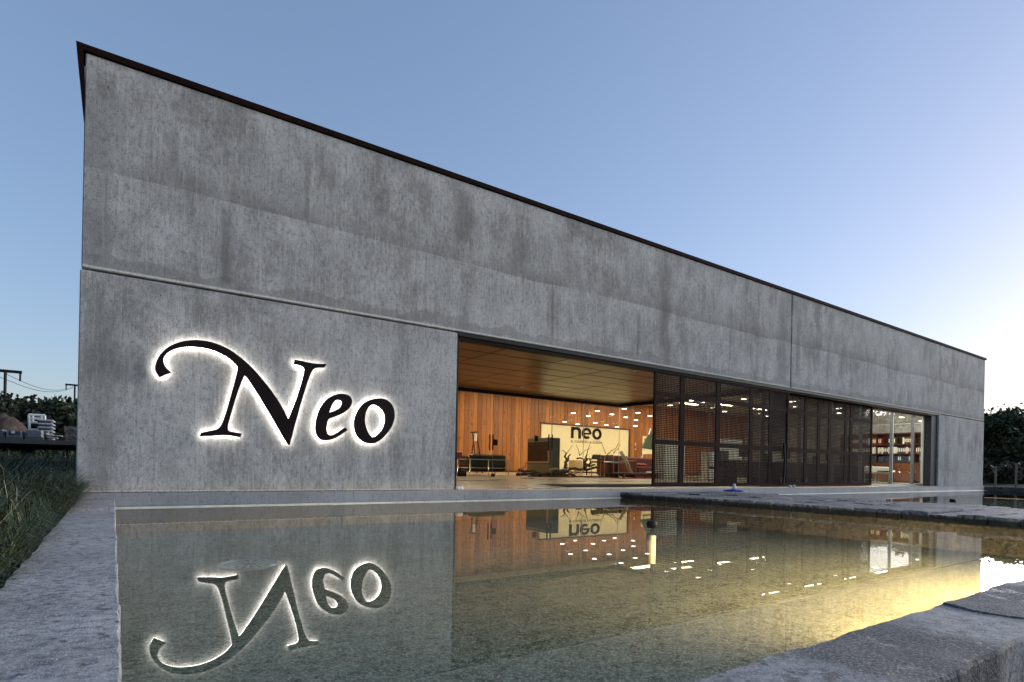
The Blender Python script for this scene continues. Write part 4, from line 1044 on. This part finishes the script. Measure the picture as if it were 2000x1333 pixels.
# ------------------------------------------------------------------ vegetation
def leaf_cloud(blobs, n, size, seed):
    r = np.random.default_rng(seed); V = []; 
    w = np.array([b[3]**2 for b in blobs]); w = w/w.sum(); idx = r.choice(len(blobs), n, p=w)
    Bc = np.array([b[:3] for b in blobs])[idx]; R = np.array([b[3] for b in blobs])[idx]
    d = r.normal(size=(n, 3)); d /= np.linalg.norm(d, axis=1)[:, None]
    rad = R*(r.random(n)**.45)*(1+.25*r.normal(size=n))
    c = Bc + d*rad[:, None]*np.array([1, 1, .85])
    a = r.normal(size=(n, 3)); a /= np.linalg.norm(a, axis=1)[:, None]
    b = np.cross(a, r.normal(size=(n, 3))); b /= np.linalg.norm(b, axis=1)[:, None]
    s = size*(.6+.9*r.random(n))[:, None]
    V = np.stack([c-a*s, c+b*s*.5, c+a*s, c-b*s*.5], 1).reshape(-1, 3)
    F = np.arange(n*4).reshape(-1, 4)
    return V, F
def tree(x, y, h, rad, seed, label, group, leaf='leaf', n=2600, lsize=.16, z0=None, low=.15):
    r = random.Random(seed); z0 = gheight(x, y) if z0 is None else z0
    e = empty('tree', (x, y, z0), label, 'tree', group)
    blobs = []; tr = MB()
    top = Vector((x+r.uniform(-.2, .2), y, z0+h*.75))
    tr.tube([(x, y, z0-.2), (x+r.uniform(-.1, .1), y, z0+h*.3), top], [h*.035, h*.025, h*.008], 7)
    for k in range(17):
        a = r.uniform(0, 6.28); hh = z0+h*(low+ (1-low)*r.uniform(.2 if low > .1 else .04, .86)); rr = rad*r.uniform(.3, .9)*(1.0 if hh < z0+h*.7 else .6)
        c = Vector((x+rr*math.cos(a), y+rr*math.sin(a), hh)); st = Vector((x, y, z0+h*r.uniform(.2, .5)))
        tr.tube([st, st.lerp(c, .5)+Vector((0, 0, .1)), c], [h*.014, h*.009, .01], 5)
        blobs.append((c.x, c.y, c.z, rad*r.choice((.2, .26, .34, .44))))
    blobs.append((x, y, z0+h*.82, rad*.36))
    tr.build('trunk', M['bark'], e, True)
    V, F = leaf_cloud(blobs, n, lsize, seed); np_mesh('crown', V, F, M[leaf], e)
def pix_tree(px, ytop, dist, rad, seed, label, group, leaf='leaf', **k):   # tree whose top shows at (px, ytop) at that distance
    d = ray(px, ytop); d = d/math.hypot(d.x, d.y); p = O + d*dist; z0 = gheight(p.x, p.y)
    tree(p.x, p.y, p.z-z0, rad, seed, label, group, leaf, z0=z0, **k)
# wooded rise behind the yard
tl = [(8,776,62,'leftmost dark tree on the rise behind the yard'),(30,779,60,'second dark tree from the left on the rise'),(50,783,64,'dark tree above the brown earth mound'),(72,786,58,'round dark tree above the white frame'),(92,795,66,'low dark tree in the dip of the tree line'),(108,791,60,'dark tree over the stacked pale slabs'),(122,788,64,'dark tree left of the timber crates'),(142,781,58,'dark tree over the timber crates'),(160,779,62,'dark tree touching the building corner'),(-12,780,60,'dark tree cut by the left picture edge')]
for i, (px, yt, dist, lab) in enumerate(tl): pix_tree(px, yt, dist, 3.0, 40+i, lab, 'trees behind the storage yard', 'leaf' if i % 3 else 'leaf2', n=3200, lsize=.22, low=.05)
trr = [(1936,808,50,'dark tree right beside the building corner'),(1962,803,47,'dark bushy tree second from the building corner'),(1990,798,52,'tall dark tree at the right picture edge'),(2022,788,48,'dark tree cut by the right picture edge'),(1905,815,55,'dark tree mostly hidden behind the right building end')]
for i, (px, yt, dist, lab) in enumerate(trr): pix_tree(px, yt, dist, 2.4, 70+i, lab, 'trees beyond the far end of the pool', n=5200, lsize=.15, low=.0)
for i, px in enumerate((1928, 1950, 1972, 1996)):
    d = ray(px, 925); d = d/math.hypot(d.x, d.y); p = O+d*(41+i % 2*2); z0 = gheight(p.x, p.y)
    V, F = leaf_cloud([(p.x+random.uniform(-.8, .8), p.y+random.uniform(-.6, .6), z0+random.uniform(.2, .7), .5) for _ in range(5)], 1100, .12, 90+i)
    e = empty('shrub', (p.x, p.y, z0), ('first', 'second', 'third', 'last')[i] + ' low shrub from the building corner beyond the pool', 'shrub', 'shrubs beyond the pool')
    np_mesh('foliage', V, F, M['leaf2'], e)
    MB().tube([(p.x, p.y, z0-.1), (p.x+.1, p.y, z0+.5)], .03, 5).build('stem', M['bark'], e)
for i, px in enumerate((1945, 1985)):
    d = ray(px, 905); d = d/math.hypot(d.x, d.y); p = O+d*36; z0 = gheight(p.x, p.y)
    q = MB().tube([(p.x, p.y, z0-.1), (p.x+.03, p.y, O.z+d.z*36 if i else z0+1.0)], .045, 6).build('fence_post', M['timber']); tag(q, ('short grey fence post nearer the building corner', 'tall pale fence post near the right picture edge')[i], 'fence post', 'fence posts beyond the pool')
# trees across from the building, seen as reflections in the office window
TRM = [(43+3.9*k+(k % 3)*.6, -9-1.5*(k % 2)-.02*k*k, 6.4+.9*(k*7 % 3)) for k in range(15)]
for i, (x, y, h) in enumerate(TRM):
    tree(x, y, h, 3.2, 120+i, ORD[i] + ' tree from the left of the row mirrored in the windows', 'trees mirrored in the windows', n=3600, lsize=.24, low=.0)
# grass on the bank by the left pool wall
def grass(n, area, hmin, hmax, seed, wid, bias=False):
    r = np.random.default_rng(seed); pts = []
    while len(pts) < n:
        x, y = area(r); pts.append((x, y, gheight(x, y)))
    B0 = np.array(pts); k = len(B0)
    cl = np.array([noise.noise((p[0]*1.7, p[1]*1.7, 8)) for p in pts])
    H = (hmin+(hmax-hmin)*r.random(k)**2)*(.8+.7*np.clip(cl+.2, -.4, .8))
    a = r.random(k)*6.283; lean = .25+.9*r.random(k)
    if bias: a = r.normal(size=k)*.7-.25; lean = .6+.9*r.random(k)
    dx, dy = np.cos(a), np.sin(a); w = wid*(.6+.8*r.random(k))
    sx, sy = -dy*w, dx*w
    def lvl(t, bend): return B0 + np.stack([dx*H*lean*bend, dy*H*lean*bend, H*t], 1)
    S = np.stack([sx, sy, 0*sx], 1)
    p0, p1, p2, p3 = lvl(-.05, 0), lvl(.5, .18), lvl(.85, .55), lvl(.95-.25*(lean > .8), 1.0)
    V = np.concatenate([p0-S, p0+S, p1-S*.8, p1+S*.8, p2-S*.5, p2+S*.5, p3-S*.08, p3+S*.08]).reshape(8, k, 3).transpose(1, 0, 2).reshape(-1, 3)
    b = np.arange(k)*8
    F = np.concatenate([np.stack([b+i, b+i+1, b+i+3, b+i+2], 1) for i in (0, 2, 4)])
    return V, F
def area1(r):
    y = 2.0+7.5*r.random()**.8; x = -.42-2.6*r.random()**1.3*(.3+y/7); return x, y
def area2(r):
    y = 4+20*r.random(); x = -.6-14*r.random(); return x, y
Va, Fa = grass(26000, area1, .06, .34, 1, .0045); Vb, Fb = grass(22000, area2, .08, .3, 2, .009)
def area3(r):
    y = 7.0+1.95*r.random()**.7; x = -.40-.5*r.random()**1.5; return x, y
Vc, Fc = grass(3200, area3, .10, .46, 3, .005, True)
def area5(r):
    y = 2.4+6*r.random(); return -.385-.16*r.random(), y
Ve, Fe = grass(2200, area5, .06, .24, 6, .004, True)
Vc = np.concatenate([Vc, Ve]); Fc = np.concatenate([Fc, Fe+len(Vc)-len(Ve)])
def area4(r):
    y = 3.0+6.5*r.random(); x = -.5-2.4*r.random()*(.3+y/7); return x, y
Vd, Fd = grass(300, area4, .3, .65, 5, .002)
st_ = np_mesh('dry_grass_stalks', Vd, Fd, simple('dry_straw', (.42, .38, .24), .7, .2, 20), kind='stuff'); tag(st_, 'long pale dry grass stalks standing above the dark grass', 'dry grass')
V = np.concatenate([Va, Vb, Vc]); F = np.concatenate([Fa, Fb+len(Va), Fc+len(Va)+len(Vb)])
go = np_mesh('grass', V, F, M['grass'], kind='stuff'); tag(go, 'tall dark grass on the bank beside the left pool wall', 'grass')

# ------------------------------------------------------------------ storage yard on the left
YD = 24.0                                  # distance (y) of the yard edge
def yp(px, py, Y): return at_y(px, py, Y)
e0 = yp(-60, 866, YD); e1_ = yp(190, 863, YD); zy = e1_.z
ydo = MB().box(-26, e1_.x+6, YD, YD+20, zy-.14, zy).build('yard_slab', M['yard']); tag(ydo, kind='structure', label='raised concrete yard slab behind the grass bank')
def wrapped(px0, px1, pt, Y, label):
    a, b = yp(px0, pt, Y), yp(px1, pt, Y); e = empty('wrapped_pallet', ((a.x+b.x)/2, Y, zy), label, 'pallet', 'wrapped pallets in the yard')
    H_ = a.z-zy-.1; n = 4
    for k in range(n):
        z0 = zy+.1+H_*k/n; MB().bev(a.x+.015*(k % 2), b.x-.015*(k % 2), Y, Y+.9, z0, z0+H_/n-.012, .05).build('layer', M['wrap'], e)
    MB().box(a.x, b.x, Y+.02, Y+.88, zy+.002, zy+.09).build('pallet_base', M['timber'], e)
wrapped(-14, 10, 839, YD+.5, 'grey wrapped pallet cut by the left picture edge')
wrapped(12, 45, 841, YD+.4, 'grey wrapped pallet with a white note, second from the left')
wrapped(49, 85, 840, YD+.4, 'wide grey wrapped pallet in front of the white frame')
wrapped(86, 93, 842, YD+.7, 'narrow end of a wrapped pallet beside the slab stack')
a, b = yp(22, 842, YD+.39), yp(29, 847, YD+.39); nt = MB().box(a.x, b.x, YD+.375, YD+.385, b.z, a.z).build('paper_note', M['white']); tag(nt, 'white paper note on a wrapped pallet', 'note')
e = empty('slab_stack', (yp(88, 860, YD+2).x, YD+2, zy), 'tall stack of pale slabs with dark gaps in the yard', 'slab stack')
a, b = yp(73, 819, YD+2), yp(104, 819, YD+2); H_ = (a.z-zy)/6
for k in range(6):
    MB().bev(a.x, b.x, YD+2, YD+3, zy+H_*k+H_*.55, zy+H_*(k+1), .015).build('slab', M['pale_block'], e)
    MB().box(a.x+.06, b.x-.06, YD+2.06, YD+2.9, zy+H_*k, zy+H_*k+H_*.55).build('batten', M['timber'], e)
a, b = yp(92, 848, YD+.6), yp(120, 850, YD+.6)
e = empty('slab_stack', ((a.x+b.x)/2, YD+.6, zy), 'low stack of pale slabs beside the wrapped pallets', 'slab stack')
for k in range(3): MB().bev(a.x+.15*(k == 0), b.x-.12*(2-k), YD+.6, YD+1.4, zy+.01+k*(a.z-zy)/3, zy+(k+1)*(a.z-zy)/3-.03, .01).build('slab', M['pale_block'], e)
e = empty('steel_frame', (yp(72, 860, YD+3).x, YD+3, zy), 'white steel guard frame standing behind the slab stack', 'frame')
def fbar(p, q, r=.045, Y=YD+3): MB().tube([yp(*p, Y), yp(*q, Y)], r, 6).build('bar', M['white'], e)
zb0 = 862
for p, q in (((56.5, 810), (58.5, zb0)), ((64, 811), (64, 826)), ((81, 811), (81, zb0)), ((87.5, 812), (87.5, 820)), ((56.5, 810.5), (88, 812)), ((57, 818), (81, 818)), ((57.5, 825), (73, 826)), ((58, 840), (75, 840))): fbar(p, q)
def crate(px0, px1, p0, p1, Y, label):
    a, b = yp(px0, p0, Y), yp(px1, p1, Y); z0, z1 = b.z, a.z; e = empty('timber_crate', ((a.x+b.x)/2, Y, z0), label, 'crate', 'timber crates in the yard')
    for yy_ in (Y, Y+1):
        for x in (a.x, (a.x+b.x)/2, b.x): MB().box(x-.03, x+.03, yy_-.03, yy_+.03, z0, z1).build('post', M['timber'], e)
        for z in (z0+.04, z1-.04): MB().box(a.x+.042, b.x-.042, yy_-.02, yy_+.02, z-.025, z+.025).build('rail', M['timber'], e)
        MB().tube([(a.x+.05, yy_-.045, z0+.08), ((a.x+b.x)/2, yy_-.045, z1-.08), (b.x-.05, yy_-.045, z0+.08)], .022, 4).build('brace', M['timber'], e)
crate(129, 155, 847, 861.5, YD+1.5, 'lower of two stacked grey timber crates'); crate(127.5, 154.5, 832.5, 846.5, YD+1.5, 'upper of two stacked grey timber crates')
md_ = MB(); c = yp(14, 850, YD+14); mw = yp(66, 850, YD+14).x-c.x; mh = yp(14, 811, YD+14).z-zy+.3; rr = np.random.default_rng(3)
nU, nV = 22, 10
for j in range(nV+1):
    for i in range(nU+1):
        u = i/nU*2-1; v = j/nV*2-1; hh = max(0, 1-u*u-v*v)**.6
        md_.v.append((c.x+u*mw, YD+14+v*2.6, zy-.3+hh*mh*(1+.25*noise.noise((u*3, v*3, 1)))+.10*noise.noise((u*9, v*9, 4))))
for j in range(nV):
    for i in range(nU): k = j*(nU+1)+i; md_.f.append((k, k+1, k+nU+2, k+nU+1))
mo = md_.build('earth_mound', M['earth'], None, True); tag(mo, 'brown bare earth mound behind the pallets', 'mound')
# wooded slope so that trees stand on rising ground
# power poles and wires
def hpole(px, py, Y, label, w):
    t = yp(px, py, Y); e = empty('power_pole', (t.x, Y, gheight(t.x, Y)), label, 'power pole', 'power poles')
    for s_ in (-.5, .5): MB().tube([(t.x+s_*w, Y, 1.0), (t.x+s_*w, Y, t.z)], .11, 6).build('post', M['black_steel'], e)
    MB().box(t.x-w*1.5, t.x+w*1.5, Y-.1, Y+.1, t.z-.1, t.z+.12).build('cross_arm', M['black_steel'], e)
    MB().box(t.x-w*.5, t.x+w*.5, Y-.08, Y+.08, t.z-2.2, t.z-1.95).build('brace', M['black_steel'], e)
    for s_ in (-1.4, 0, 1.4): MB().tube([(t.x+s_*w, Y, t.z-.1), (t.x+s_*w, Y, t.z-.7)], .07, 5).build('insulator', M['black_steel'], e)
    return t
t1 = hpole(155.5, 753.5, 95, 'far twin post power pole beside the building corner', 1.0)
t2 = hpole(-6, 724, 60, 'near power pole arm at the left picture edge', 1.0)
for k, (dy0, dy1) in enumerate((((12, 731), (149, 754)), ((0, 737), (149, 756)))):
    A_ = yp(*dy0, 60); Bp = yp(*dy1, 95); pts = []
    for q in np.linspace(0, 1, 14):
        p = A_.lerp(Bp, q); p.z -= .9*math.sin(q*math.pi); pts.append(p)
    wv_ = MB().tube(pts, .022, 4).build('power_line', M['black_steel']); tag(wv_, ('upper', 'lower')[k] + ' power line sagging between the two poles', 'power line', 'power lines')
